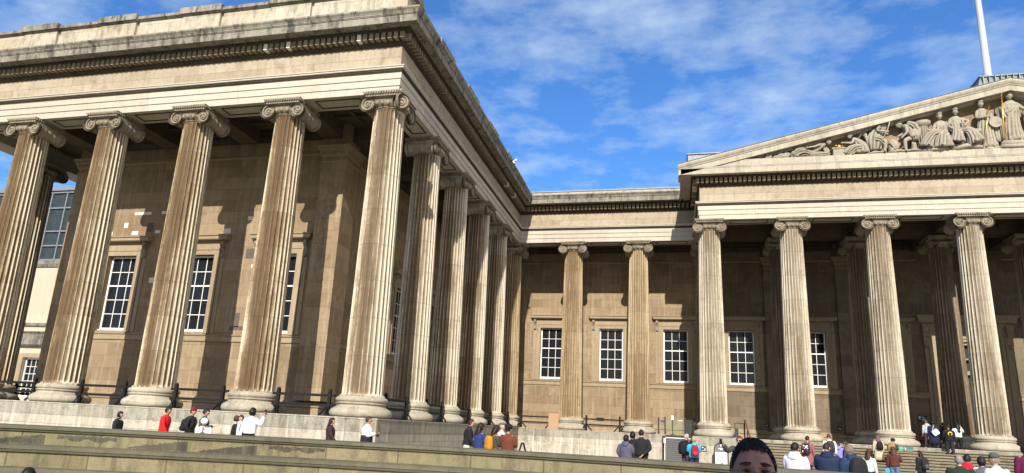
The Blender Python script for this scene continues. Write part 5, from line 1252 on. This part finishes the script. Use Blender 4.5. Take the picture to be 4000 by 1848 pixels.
p = person(3428, 1700, 36, 5, 'woman in a mauve headscarf and long beige coat climbing the steps', (.46, .37, .27), hair=(.13, .075, .09), style='hijab', hem=.45, gz=-1.18, walk=.12, shoes=(.7, .7, .65))
backpack(p, 'black backpack on the woman in the beige coat', (.012, .012, .016), None, 1.0)
p = person(3482, 1712, 35, -30, 'person in a black beanie and dark olive jacket bending on the steps', (.04, .04, .03), hair=BLK, style='short', gz=-1.25, lean=18, hat=('beanie', (.01, .01, .01)), turn=-20, arms=('hold', 'hold'))
backpack(p, 'tan khaki backpack on the person in the black beanie', (.24, .17, .08), None, 1.15)
p = person(3488, 1746, 28, -20, 'woman in a brown leather jacket and blue jeans with wavy hair', (.085, .024, .02), hair=BRN, style='long', leg=(.07, .14, .26), arms=('down', 'strap'), turn=-20, bulk=1.08)
bag(p, 'shopping_bag', 'bright blue printed shopping bag carried by the woman in brown leather', 'bag', (.05, .30, .60), (-.27, .05, .70), (.12, .05, .14), [(-.3, .05, .84), (-.25, .05, .93), (-.2, .05, .84)])
p = person(3592, 1762, 27.5, 35, 'woman with dark hair and black coat glancing left', (.012, .011, .013), hair=BLK, style='long', hem=.8, turn=35, bulk=1.12)
backpack(p, 'black backpack with grey straps on the woman glancing left', (.02, .017, .02), (.07, .07, .07), 1.15)
p = person(3617, 1642, 41, 5, 'person in a pale grey hoodie at the top of the steps', (.40, .43, .47), hair=(.12, .07, .045), style='short', gz=.004, hood=(.4, .43, .47), walk=.12, leg=(.04, .035, .05), shoes=(.5, .5, .5), turn=-30)
p = person(3642, 1643, 38.5, 0, 'woman in a knee length navy coat climbing to the top step', (.010, .014, .045), hair=BLK, style='bob', hem=.5, gz=-.28, walk=.14, shoes=(.75, .75, .75), bulk=1.15)
bag(p, 'tote_bag', 'large white tote bag slung behind the navy coat', 'bag', (.78, .78, .78), (.02, -.25, 1.12), (.17, .05, .15), [(-.12, -.22, 1.25), (.0, -.12, 1.47), (.06, -.05, 1.47), (.12, -.22, 1.22)], -.6)
p = person(3674, 1661, 42, 0, 'shorter person all in black at the top of the steps', (.010, .010, .010), hair=BLK, style='short', gz=.004, walk=.1, bulk=1.1)
p = person(3684, 1651, 44, 0, 'dark haired person entering just beyond the group in black', (.010, .010, .011), hair=BLK, style='short', gz=.004)
p = person(3702, 1658, 36.5, 5, 'man in a black tracksuit with a yellow ring emblem on his back', (.010, .010, .012), hair=BLK, style='crop', gz=-.56, walk=.16, shoes=(.75, .75, .7), bulk=1.1, arms=('swingf', 'down'))
mb = MB(); S_, U_ = p[3], p[2]
pts = [S_(U_(V(.085 * cos(a), -.152 - .012 * (1 - abs(cos(a))), 1.28 + .085 * sin(a)))) for a in [radians(-60 + 300 * i / 20) for i in range(21)]]
mb.tube(pts, [.008 + .022 * sin(pi * min(1, (i + .3) / 20.6)) for i in range(21)], 6); mb.build('emblem', cloth((.62, .50, .05), .8, .05), p[0], smooth=True)
p = person(3737, 1652, 38, 5, 'woman with very long black hair, white top and black trousers waving', (.70, .72, .70), hair=BLK, style='verylong', gz=-.36, walk=.1, shoes=(.78, .78, .78), hem=1.0, arms=('down', 'raise'), leg=(.009, .009, .011))
bag(p, 'shoulder_bag', 'thin black strap bag across the white top of the waving woman', 'bag', (.012, .012, .013), (-.18, .0, 1.08), (.05, .05, .05), strap_for((-.18, .0, 1.08), -1))
p = person(3812, 1677, 46, 0, 'person in a pale mint top just visible between the last two columns', (.55, .66, .60), hair=BLK, style='short', gz=.004)
p = person(3744, 1778, 13.8, -15, 'grey haired man in a dark green jacket seen from behind', (.012, .03, .016), hair=(.20, .17, .17), style='crop', bulk=1.3, turn=-10)
p = person(3776, 1776, 16.0, -20, 'person with black hair, cream top and red straps', (.62, .56, .50), hair=BLK, style='short', turn=-20, hood=(.45, .012, .03))
p = person(3832, 1785, 15.0, -10, 'person with wavy dark hair in a slate grey top', (.085, .09, .115), hair=(.014, .010, .012), style='bob')
p = person(3884, 1773, 12.8, 25, 'man in a green cap and light blue shirt', (.42, .50, .72), hair=(.2, .16, .13), style='crop', hat=('cap', (.05, .085, .06)), turn=30, bulk=1.25, skin=SKIN)
p = person(4003, 1738, 18.5, 0, 'person in a maroon top cut off by the right edge', (.09, .008, .045), hair=DBR, style='bob', bulk=1.1)
p = person(112, 1834, 6.0, 20, 'child with black hair just showing above the bottom edge at far left', (.03, .03, .04), hair=BLK, style='bob', h=1.05, gz=GZ)

# ---- the man close to the camera
FHV = head_pts(88, 72)
p = person(2936, 1712, 2.45, 180, 'black haired man with thin glasses close to the camera, only upper face showing', (.03, .03, .035), style='bald', hv=FHV, skin=simple('skin_near', (.19, .095, .078), .42, 0, .10, 40, .5, .25), nod=-2, h=1.603, group=None)
root, s_, U_, S_, HM, _w = p
def onhead(mb): mb.v = [tuple(S_(HM @ Vector(q))) for q in mb.v]; return mb
hm = cloth((.008, .007, .007), .38, .4)
mb = MB(); vs = []; fs = []; nu, nv = 60, 26; rg = random.Random(4)
def hline(az):     # lowest polar height of the hair shell at azimuth az (0 = front)
    f = abs((az + pi) % (2 * pi) - pi)
    if f < .90: return .082 + .006 * cos(f * 4.6)
    if f < 1.30: return .080 - (f - .90) / .40 * .055
    if f < 1.75: return .025 - (f - 1.30) / .45 * .055
    return -.03 - (f - 1.75) * .035
def hp(az, t, g):  # t 0 at the hairline .. 1 at the crown
    z0 = hline(az) / .118; t0 = math.asin(max(-.9, min(.95, z0))); th = t0 + (pi / 2 - t0) * t
    gg = g * (.35 + .65 * min(1, t * 6 + .15)) if True else g
    return V((.077 + gg) * cos(th) * sin(az), (.096 + gg) * cos(th) * cos(az) - .002, (.118 + gg * 1.25) * sin(th))
for j in range(nv + 1):
    for i in range(nu):
        az = 2 * pi * i / nu; t = (j / nv); vs.append(hp(az, t, .008 + .003 * noise.noise(V(sin(az) * 4, cos(az) * 4, t * 7))))
for j in range(nv):
    for i in range(nu): k = (i + 1) % nu; fs.append((j * nu + i, j * nu + k, (j + 1) * nu + k, (j + 1) * nu + i))
mb.add(vs, fs)
for i in range(3400):
    az = rg.uniform(-pi, pi); t = rg.uniform(0.0, 1) ** .8; b = hp(az, t, .006); nrm = Vector((b.x / .006, b.y / .009, b.z / .013)).normalized()
    fl = V(.45 * sin(az) + .25 + rg.gauss(0, .16), .75 + rg.gauss(0, .16), -.25 + rg.gauss(0, .15)); fl = (fl - nrm * fl.dot(nrm)); l = rg.uniform(.008, .017)
    if t < .10 and abs(az) < 1.0: fl = V(rg.gauss(.15, .3), .12, -1.0); l = rg.uniform(.006, .018)
    a = b + (nrm * .30 + fl * .7) * l * .6; c_ = b + (nrm * .22 + fl * 1.25) * l
    if t < .12 and abs(az) < .75: a = b + nrm * .004 + fl * l * .5; c_ = b + nrm * .002 + fl * l
    mb.tube([b, a, c_], [.0016, .0013, .0003], 3, False)
onhead(mb).build('hair', hm, root, smooth=True)
def face_y(x, z):
    best = min(FHV[0][:89 * 73], key=lambda q: (q.x - x) ** 2 + (q.z - z) ** 2 + (0 if q.y > 0 else 9)); return best.y
for sd in (-1, 1):          # eyebrows from short hairs
    mb = MB()
    for i in range(120):
        t = rg.random(); x = sd * (.014 + t * .036); z = .0285 + .006 * sin(pi * min(1, t * .8 + .1)) - .005 * t * t + rg.gauss(0, .0016) * (1.2 - t * .7); y = face_y(x, z)
        mb.tube([(x, y - .001, z), (x + sd * .005, y + .0012, z + .0014), (x + sd * .009, y - .001, z + .0002)], [.0008, .0008, .0003], 3, False)
    onhead(mb).build('eyebrow', cloth((.035, .022, .018), .6), root)
wh = simple('eye_white', (.42, .38, .36), .25); ir = simple('iris_dark', (.012, .008, .006), .15)
mb = MB(); mi = MB(); ml = MB()
for sd in (-1, 1):
    ex, ez = sd * .0325, .0035; ey = face_y(ex, ez) - .0085
    mb.blob((ex, ey, ez), (.0125, .0105, .0105), 16, 10); mi.blob((ex - .001, ey + .0072, ez), (.0052, .0042, .0052), 12, 8)
    st0 = len(ml.v)
    for k in range(9):
        pass
    up = [(ex + .0165 * cos(a), ey + .0095 + .002 * sin(a), ez + .0010 + .0052 * sin(a)) for a in [pi * i / 12 for i in range(13)]]
    lo_ = [(ex + .0155 * cos(a), ey + .0095 + .001 * sin(a), ez + .0004 - .0032 * sin(a)) for a in [pi * i / 12 for i in range(13)]]
    for nm_, tb in (('upper_eyelid', [(q[0], q[1] - .0005, q[2] + .0045) for q in up]), ('lower_eyelid', [(q[0], q[1] - .001, q[2] - .0052) for q in lo_])): onhead(MB().tube(tb, .0051, 8)).build(nm_, bpy.data.materials['skin_near'], root, smooth=True)
onhead(mb).build('eyeball', wh, root, smooth=True); onhead(mi).build('iris', ir, root, smooth=True)
mb = MB()
for sd in (-1, 1):
    ex, ez = sd * .0325, .0035; ey = face_y(ex, ez) + .0015
    mb.tube([(ex + .0160 * cos(a), ey + .0018 * sin(a), ez + .0004 + .0056 * sin(a)) for a in [pi * i / 12 for i in range(13)]], .0009, 5)
onhead(mb).build('eyelashes', hm, root)
mb = MB(); gy = .104
for sd in (-1, 1):
    pts = [(sd * (.034 + .025 * cos(a) * (1 if abs(cos(a)) < .8 else .98)), gy - .004 * abs(cos(a)), -.006 + .019 * sin(a)) for a in [2 * pi * i / 28 for i in range(29)]]
    mb.tube(pts, .0007, 5, False); mb.tube([(sd * .058, gy - .006, .004), (sd * .066, gy - .012, .006), (sd * .076, .06, .005), (sd * .082, .0, .002)], .0011, 5); mb.blob((sd * .063, gy - .009, .005), (.0030, .003, .0022), 8, 5)
    mb.tube([(sd * .010, gy - .003, -.006), (sd * .008, gy - .004, -.012)], .0012, 5)
mb.tube([(-.0105, gy - .002, -.002), (0, gy + .002, .0015), (.0105, gy - .002, -.002)], .0012, 5)
onhead(mb).build('glasses', simple('glasses_metal', (.10, .09, .085), .3, .8), root, smooth=True)

# ---------------------------------------------------------------- pediment sculpture
YSx = YP - 1.0
def stat(name, label, parts, gold=None, extra=None, cat='statue'):
    """parts: list of callables drawing into one MB; one mesh per statue"""
    e = empty(name, (0, 0, 0), 0, label, cat, 'sculptures in the pediment')
    mb = MB()
    for f in parts: f(mb)
    o = mb.build('figure', M['statue'], e, smooth=True)
    if gold: g = MB(); gold(g); g.build('gilded_part', M['gold'], e, smooth=True)
    if extra:
        g = MB(); extra(g); g.build('attribute', M['statue'], e, angle=40)
    return e
def skel(P, s):
    face, nod = P.pop('face', 180), P.pop('nod', 8); Q = P
    class D(dict): pass
    d = D(Q)
    def go(mb):
        return _go(mb, d, s, face, nod)
    return go
def _go(mb, P, s, face, nod):
    J = {k: V(v[0], YSx - (v[2] if len(v) > 2 else 0), v[1]) for k, v in P.items()}
    J['neck'] = J['chest'] + (J['head'] - J['chest']) * .6
    for sd in 'LR':
        if 'wr' + sd in J: J['ha' + sd] = J['wr' + sd] + (J['wr' + sd] - J['el' + sd]).normalized() * .11 * s
        if 'an' + sd in J: J['to' + sd] = J['an' + sd] + V(.03 if sd == 'R' else -.03, -.2, -.05) * s
    s0 = s; s = s * 1.16
    R = dict(pel=.15, chest=.15, neck=.058, shL=.08, shR=.08, elL=.052, elR=.052, wrL=.038, wrR=.038, haL=.04, haR=.04, hipL=.11, hipR=.11, knL=.075, knR=.075, anL=.048, anR=.048, toL=.04, toR=.04)
    idx = {}; vs = []; rd = []
    for n in R:
        if n in J: idx[n] = len(vs); vs.append(J[n]); rd.append(R[n] * s)
    ed = [(idx[a], idx[b]) for a, b in (('pel', 'chest'), ('chest', 'neck'), ('chest', 'shL'), ('chest', 'shR'), ('shL', 'elL'), ('shR', 'elR'), ('elL', 'wrL'), ('elR', 'wrR'), ('wrL', 'haL'), ('wrR', 'haR'), ('pel', 'hipL'), ('pel', 'hipR'), ('hipL', 'knL'), ('hipR', 'knR'), ('knL', 'anL'), ('knR', 'anR'), ('anL', 'toL'), ('anR', 'toR')) if a in idx and b in idx]
    s = s0
    v, f = skin_mesh('s', vs, ed, rd, 1); mb.add(v, f)
    M_ = Matrix.Translation(J['head']) @ Matrix.Rotation(radians(face), 4, 'Z') @ Matrix.Rotation(-radians(nod), 4, 'X') @ Matrix.Scale(s * 1.24, 4)
    mb.add([M_ @ p for p in HV], HF); hv, hf = hair_pts('short'); mb.add([M_ @ (p * 1.05) for p in hv], hf)
    rr = random.Random(3)
    for i in range(26):
        a = rr.uniform(0, 6.28); t = rr.uniform(.1, 1.4); q = M_ @ V(.088 * cos(t) * cos(a), min(.07, .105 * cos(t) * sin(a)), .03 + .105 * sin(t)); mb.blob(tuple(q), .030 * s, 6, 4)
def drape(pts, rx, ry, folds=9, amp=.10, n=54):
    """pleated cloth tube through pts [(x,z,depth)], widths rx (in picture plane) ry (depth)"""
    def go(mb):
        P = [V(p[0], YSx - (p[2] if len(p) > 2 else 0), p[1]) for p in pts]; rx_ = [r * 1.13 for r in rx]; vs = []; fs = []
        # resample
        m = len(P); Q = []; RX = []; RY = []
        for i in range(m - 1):
            for q in range(4):
                t = q / 4; Q.append(P[i].lerp(P[i + 1], t)); RX.append(rx_[i] + (rx_[i + 1] - rx_[i]) * t); RY.append(ry[i] + (ry[i + 1] - ry[i]) * t)
        Q.append(P[-1]); RX.append(rx_[-1]); RY.append(ry[-1])
        for _ in range(2): Q = [Q[0]] + [(Q[i - 1] + Q[i] * 2 + Q[i + 1]) / 4 for i in range(1, len(Q) - 1)] + [Q[-1]]
        for i, c_ in enumerate(Q):
            t = (Q[min(i + 1, len(Q) - 1)] - Q[max(i - 1, 0)]).normalized(); dp = V(0, -1, 0); sd = dp.cross(t); sd = sd.normalized() if sd.length > 1e-3 else V(1, 0, 0); d2 = t.cross(sd).normalized()
            k = min(1, i / max(1, len(Q) - 1) * 1.4 + .35)
            for j in range(n):
                a = 2 * pi * j / n; fo = 1 + amp * 1.35 * k * (sin(folds * a + 2.2 * sin(i * .22) + pts[0][0] * 3) + .5 * sin(folds * .5 * a + i * .3)) 
                vs.append(c_ + sd * RX[i] * fo * cos(a) + d2 * RY[i] * fo * sin(a))
        L_ = len(Q)
        for i in range(L_ - 1):
            for j in range(n):
                q = (j + 1) % n; fs.append((i * n + j, i * n + q, (i + 1) * n + q, (i + 1) * n + j))
        fs += [tuple(range(n - 1, -1, -1)), tuple((L_ - 1) * n + j for j in range(n))]
        mb.add(vs, fs)
    return go
def lump(c, r, seed=0, amp=.35, n=18, m=12):
    def go(mb):
        st0 = len(mb.v); mb.blob((0, 0, 0), (1, 1, 1), n, m)
        mb.v = mb.v[:st0] + [(c[0] + p[0] * r[0] * q, YSx - (c[2] if len(c) > 2 else 0) + p[1] * r[1] * q, c[1] + p[2] * r[2] * q) for p in mb.v[st0:] for q in (1 + amp * noise.noise(V(p[0] * 1.7 + seed, p[1] * 1.7, p[2] * 1.7)),)]
    return go
def boxx(x0, x1, z0, z1, d0=-.3, d1=.3):
    return lambda mb: mb.box(x0, x1, YSx - d1, YSx - d0, z0, z1)
LZ = 16.962
# central standing figure on a pedestal
cxm = 30.95
stat('statue', 'tallest draped standing statue at the centre of the pediment holding a golden staff', [
    skel(dict(head=(cxm, 20.33, .12), chest=(cxm - .02, 19.72, .05), pel=(cxm - .05, 18.95, .02), shL=(cxm - .33, 19.82, .05), shR=(cxm + .33, 19.82, .05), elL=(cxm - .50, 19.35, .15), elR=(cxm + .62, 19.45, .12), wrL=(cxm - .46, 18.95, .35), wrR=(cxm + .95, 19.40, .2), hipL=(cxm - .17, 18.85, 0), hipR=(cxm + .13, 18.85, 0), knL=(cxm - .2, 18.2, .12), knR=(cxm + .15, 18.2, .05), anL=(cxm - .22, 17.52, .08), anR=(cxm + .2, 17.52, .05), face=195), 1.72),
    drape([(cxm, 19.95, .03), (cxm, 19.6, .05), (cxm - .03, 19.2, .05), (cxm - .05, 18.9, .06), (cxm - .04, 18.2, .06), (cxm, 17.5, .05)], [.16, .36, .34, .36, .38, .44], [.12, .26, .26, .28, .30, .34], 13, .07),
    drape([(cxm + .30, 19.75, .1), (cxm + .02, 19.35, .24), (cxm - .36, 19.15, .2)], [.16, .2, .12], [.1, .12, .1], 7, .15),
    drape([(cxm - .48, 19.7, -.05), (cxm - .55, 18.9, 0), (cxm - .56, 17.6, .05)], [.13, .16, .17], [.1, .12, .14], 7, .16),
    boxx(cxm - .72, cxm + .95, 17.16, 17.42, -.3, .42), boxx(cxm - .85, cxm + 1.05, LZ, 17.158, -.3, .5), boxx(cxm + .62, cxm + 1.0, 17.422, 18.95, -.15, .2), lump((cxm + .85, 19.2), (.3, .28, .3), 2, .05)],
    gold=lambda g: (g.tube([(30.45, YSx - .42, 20.38), (30.36, YSx - .42, 18.9), (30.33, YSx - .42, 17.43)], .035, 8), g.blob((30.45, YSx - .42, 20.42), .07, 8, 6), g.blob((30.37, YSx - .42, 18.95), .06, 8, 6)))
px_ = 29.42
stat('statue', 'standing statue with a cap, holding a round palette and a thin golden rod', [
    skel(dict(head=(px_, 19.92, .12), chest=(px_ + .08, 19.35, .05), pel=(px_ + .10, 18.65, .02), shL=(px_ - .2, 19.45, .05), shR=(px_ + .36, 19.42, .05), elL=(px_ - .32, 19.0, .15), elR=(px_ + .52, 18.98, .05), wrL=(px_ + .1, 18.98, .4), wrR=(px_ + .48, 18.65, .25), hipL=(px_ - .05, 18.55, 0), hipR=(px_ + .25, 18.55, 0), knL=(px_ - .0, 17.95, .14), knR=(px_ + .3, 17.95, .05), anL=(px_ + .0, 17.22, .08), anR=(px_ + .36, 17.22, .05), face=168, nod=14), 1.6),
    drape([(px_ + .07, 19.58, .03), (px_ + .08, 19.2, .05), (px_ + .1, 18.85, .05), (px_ + .1, 18.5, .05), (px_ + .14, 17.9, .06), (px_ + .2, 17.15, .05)], [.14, .28, .24, .32, .34, .40], [.1, .22, .2, .24, .26, .28], 12, .08),
    drape([(px_ + .5, 19.35, -.05), (px_ + .62, 18.6, 0), (px_ + .66, 17.5, .05)], [.1, .14, .16], [.1, .1, .12], 6, .18), boxx(29.0, 30.1, LZ, 17.14, -.3, .3),
    lambda mb: mb.lathe([(.145, 0), (.15, .05), (.12, .12), (.02, .15)], 14, (px_, YSx - .1, 20.02)) ],
    gold=lambda g: g.tube([(29.72, YSx - .45, 19.62), (29.45, YSx - .48, 18.4), (29.2, YSx - .5, 17.2)], .025, 8),
    extra=lambda g: (g.tube([(29.98, YSx - .34, 18.62), (29.98, YSx - .40, 18.62)], .34, 20)))
s2 = 28.05
stat('statue', 'seated statue with one foot forward and a box seat at its right', [
    skel(dict(head=(s2, 19.5, .12), chest=(s2 - .02, 18.95, .05), pel=(s2 + .08, 18.2, 0), shL=(s2 - .28, 19.05, .05), shR=(s2 + .26, 19.05, .05), elL=(s2 - .42, 18.6, .1), elR=(s2 + .62, 18.85, .2), wrL=(s2 - .2, 18.28, .4), wrR=(s2 + .38, 18.55, .4), hipL=(s2 - .1, 18.15, .05), hipR=(s2 + .22, 18.15, .05), knL=(s2 - .15, 18.1, .6), knR=(s2 + .5, 18.1, .6), anL=(s2 - .2, 17.45, .62), anR=(s2 + .6, 17.42, .62), face=172), 1.55),
    drape([(s2, 19.15, .02), (s2, 18.8, .05), (s2 + .05, 18.35, .05)], [.14, .27, .27], [.1, .2, .22], 11, .08),
    drape([(s2 - .05, 18.25, .0), (s2 - .12, 18.15, .5), (s2 - .17, 17.8, .62), (s2 - .2, 17.42, .6)], [.22, .2, .24, .34], [.17, .17, .2, .22], 10, .12),
    drape([(s2 + .15, 18.25, .0), (s2 + .48, 18.15, .5), (s2 + .62, 17.8, .6), (s2 + .8, 17.35, .55)], [.22, .2, .26, .38], [.17, .17, .2, .22], 10, .12),
    boxx(s2 - .35, s2 + .85, 17.3, 18.05, -.3, .2), lump((s2 + .2, 17.15, .2), (.95, .4, .22), 1), ],
    extra=lambda g: (g.box(28.84, 29.2, YSx - .25, YSx + .25, 17.3, 18.1), g.box(28.8, 29.25, YSx - .3, YSx + .3, 18.1, 18.3), g.box(28.22, 28.34, YSx - .5, YSx - .44, 18.62, 18.85)))
s1 = 27.2
stat('statue', 'seated draped statue resting a hand on its neighbour, knees turned to the left', [
    skel(dict(head=(s1, 19.28, .12), chest=(s1 + .05, 18.72, .05), pel=(s1 + .05, 18.0, 0), shL=(s1 - .22, 18.82, .05), shR=(s1 + .32, 18.82, .05), elL=(s1 - .42, 18.35, .12), elR=(s1 + .52, 18.4, .1), wrL=(s1 - .68, 18.3, .35), wrR=(s1 + .62, 18.1, .3), hipL=(s1 - .1, 17.95, .05), hipR=(s1 + .2, 17.95, .05), knL=(s1 - .6, 17.98, .45), knR=(s1 - .1, 17.95, .6), anL=(s1 - .85, 17.35, .5), anR=(s1 - .25, 17.25, .62), face=185), 1.5),
    drape([(s1 + .03, 18.95, .02), (s1 + .05, 18.6, .05), (s1 + .05, 18.15, .05)], [.14, .29, .3], [.1, .2, .22], 11, .09),
    drape([(s1 + .2, 18.1, .1), (s1 - .2, 18.12, .35), (s1 - .58, 18.0, .45), (s1 - .85, 17.6, .48), (s1 - .95, 17.25, .45)], [.2, .2, .2, .24, .3], [.2, .2, .2, .2, .22], 9, .14),
    drape([(s1 + .25, 18.0, .2), (s1 + .0, 17.95, .55), (s1 - .05, 17.6, .6), (s1 - .05, 17.15, .55)], [.22, .24, .32, .42], [.18, .2, .2, .22], 11, .14),
    boxx(s1 - .35, s1 + .5, 17.1, 17.95, -.3, .2), lump((s1 - .4, 17.1, .15), (.95, .4, .2), 3)])
stat('statue', 'bent statue with an animal skin over its back, leaning left on its knee', [
    skel(dict(head=(24.98, 18.88, .05), chest=(25.42, 18.72, .02), pel=(25.72, 18.05, 0), shL=(25.3, 18.72, .28), shR=(25.45, 18.85, -.2), elL=(25.35, 18.28, .35), elR=(25.3, 18.4, -.1), wrL=(25.1, 18.02, .3), wrR=(25.0, 18.2, .0), hipL=(25.6, 17.95, .12), hipR=(25.8, 17.95, -.1), knL=(25.18, 17.78, .3), knR=(25.75, 17.5, -.05), anL=(25.2, 17.1, .28), anR=(25.9, 17.08, -.05), face=100, nod=35), 1.5),
    drape([(25.45, 18.95, .05), (25.75, 18.75, .08), (25.88, 18.3, .12), (25.8, 17.75, .18)], [.14, .22, .22, .12], [.2, .25, .26, .18], 9, .2),
    lump((25.75, 18.15, .25), (.26, .2, .34), 7, .5), lump((25.7, 17.35, .15), (.16, .14, .36), 9, .4), lump((25.55, 17.08, .2), (.5, .3, .12), 11, .4)])
stat('statue', 'stooping draped statue gripping a slanting staff', [
    skel(dict(head=(24.55, 19.02, .1), chest=(24.12, 18.72, .05), pel=(23.72, 18.05, 0), shL=(23.95, 18.88, .22), shR=(24.2, 18.85, -.15), elL=(23.7, 18.45, .35), elR=(24.15, 18.4, .1), wrL=(24.18, 18.35, .42), wrR=(24.22, 18.25, .3), hipL=(23.7, 17.95, .12), hipR=(23.8, 17.95, -.1), knL=(24.15, 17.85, .3), knR=(23.75, 17.45, 0), anL=(24.05, 17.12, .3), anR=(23.45, 17.1, 0), face=-105, nod=30), 1.5),
    drape([(24.05, 18.9, 0), (23.78, 18.55, .02), (23.6, 18.1, .05), (23.6, 17.7, .1), (23.62, 17.3, .1)], [.14, .24, .3, .3, .26], [.16, .22, .26, .24, .18], 9, .14),
    drape([(23.6, 18.1, .2), (23.9, 17.9, .3), (24.1, 17.6, .25)], [.2, .16, .1], [.18, .16, .1], 7, .2),
    lambda mb: mb.tube([(24.47, YSx - .46, 19.16), (24.28, YSx - .48, 18.5), (24.0, YSx - .5, 17.95), (23.75, YSx - .45, 17.4)], .03, 8), lump((23.7, 17.08, .1), (.55, .3, .13), 5, .4)])
stat('rock_carving', 'rounded hollow rock carving between the two bent statues', [lump((24.62, 17.55, .05), (.3, .25, .42), 4, .25), lump((24.45, 17.15, .2), (.2, .2, .2), 6, .4), lump((24.8, 17.08, .2), (.4, .25, .13), 8, .5),
     lambda mb: mb.tube([(24.25, YSx - .3, 17.9), (24.55, YSx - .32, 17.35), (24.75, YSx - .32, 17.05)], .035, 6), lambda mb: mb.blob((24.42, YSx - .3, 17.2), (.13, .14, .13), 10, 7)], cat='carving')
stat('stone_pillar', 'short fluted stone pillar behind the seated statue', [lambda mb: mb.lathe([(.30 - .05 * abs(sin(q * .0)), z) for q, z in ((0, LZ), (0, 18.72))] + [(.32, 18.74), (.40, 18.82), (.46, 18.9), (.46, 19.08), (.3, 19.1)], 20, (26.35, YSx + .22, 0)),
     lambda mb: [mb.tube([(26.35 + .3 * cos(a), YSx + .22 + .3 * sin(a), LZ), (26.35 + .29 * cos(a), YSx + .22 + .29 * sin(a), 18.7)], .03, 5) for a in [2 * pi * i / 14 for i in range(14)]] and None], cat='pillar')
stat('statue', 'kneeling winged angel statue bending over a golden lamp', [
    skel(dict(head=(22.22, 18.3, .12), chest=(22.55, 17.98, .05), pel=(22.85, 17.45, 0), shL=(22.42, 18.05, .22), shR=(22.65, 18.1, -.1), elL=(22.3, 17.72, .32), elR=(22.3, 17.85, .1), wrL=(21.98, 17.78, .3), wrR=(21.85, 17.85, .15), hipL=(22.8, 17.35, .12), hipR=(22.9, 17.35, -.1), knL=(22.35, 17.4, .28), knR=(22.5, 17.08, 0), anL=(22.3, 17.05, .25), anR=(23.1, 17.05, 0), face=120, nod=25), 1.3),
    drape([(22.5, 18.1, 0), (22.68, 17.85, .04), (22.85, 17.5, .08), (22.85, 17.15, .1)], [.13, .22, .3, .36], [.15, .2, .24, .26], 9, .14),
    drape([(22.8, 17.5, .2), (22.4, 17.45, .3), (22.15, 17.25, .25), (22.05, 17.05, .2)], [.18, .16, .2, .24], [.16, .16, .16, .16], 8, .2),
    lambda mb: [mb.tube([(22.75 + i * .05, YSx + .05 - .02 * i, 18.15 + .06 * i), (22.95 + i * .045, YSx + .06 - .02 * i, 18.60 - .035 * i), (23.17 + i * .02, YSx + .05 - .02 * i, 18.25 - .1 * i), (23.3 - i * .02, YSx + .03 - .02 * i, 17.4 + i * .05)], [.05, .09, .09, .02], 7) for i in range(5)] and None],
    gold=lambda g: (g.lathe([(.05, 17.5), (.12, 17.54), (.15, 17.66), (.10, 17.72), (.03, 17.76), (.02, 17.8)], 14, (21.6, YSx - .1, 0)), g.tube([(21.5, YSx - .1, 17.66), (21.38, YSx - .1, 17.74)], .03, 6), g.tube([(21.72, YSx - .1, 17.6), (21.85, YSx - .1, 17.66), (21.74, YSx - .1, 17.72)], .02, 6)))
MBp = MB(); MBp.box(21.22, 21.85, YSx - .3, YSx + .3, LZ, 17.42); MBp.box(21.16, 21.9, YSx - .34, YSx + .34, 17.42, 17.5)
tag(MBp.build('pedestal', M['statue']), 'small square stone pedestal under the golden lamp', 'pedestal', 'sculptures in the pediment')
stat('statue', 'reclining statue rising on its arms with draped legs', [
    skel(dict(head=(21.05, 17.98, .1), chest=(20.62, 17.72, .05), pel=(19.98, 17.28, 0), shL=(20.6, 17.82, .2), shR=(20.78, 17.72, -.1), elL=(20.2, 17.62, .35), elR=(20.85, 17.35, 0), wrL=(19.8, 17.58, .35), wrR=(20.9, 17.08, .1), hipL=(19.9, 17.28, .12), hipR=(19.95, 17.2, -.08), knL=(19.5, 17.5, .2), knR=(19.45, 17.25, 0), anL=(19.2, 17.1, .2), anR=(19.0, 17.08, 0), face=-100, nod=5), 1.25),
    drape([(20.0, 17.25, .05), (19.6, 17.42, .12), (19.3, 17.4, .12), (19.0, 17.15, .1)], [.16, .2, .22, .16], [.2, .22, .2, .18], 9, .18),
    drape([(19.9, 17.1, .25), (20.4, 17.1, .3), (20.9, 17.08, .28)], [.08, .12, .1], [.12, .14, .12], 7, .25), lump((19.0, 17.25, -.05), (.22, .25, .3), 13, .5), lump((20.95, 17.35, -.1), (.15, .2, .38), 15, .4)])
stat('animal_carving', 'carved animal head beside the reclining statue', [lump((18.35, 17.16, .05), (.42, .26, .2), 17, .3), lump((17.98, 17.1, .1), (.2, .18, .13), 19, .2), lump((18.6, 17.3, 0), (.22, .2, .18), 21, .4)], cat='carving')
stat('rock_carving', 'small carved rock and fish shape in the left corner of the pediment', [lump((17.5, 17.15, 0), (.3, .25, .17), 23, .5), lump((16.7, 17.03, .05), (.5, .2, .07), 25, .4)], cat='carving')
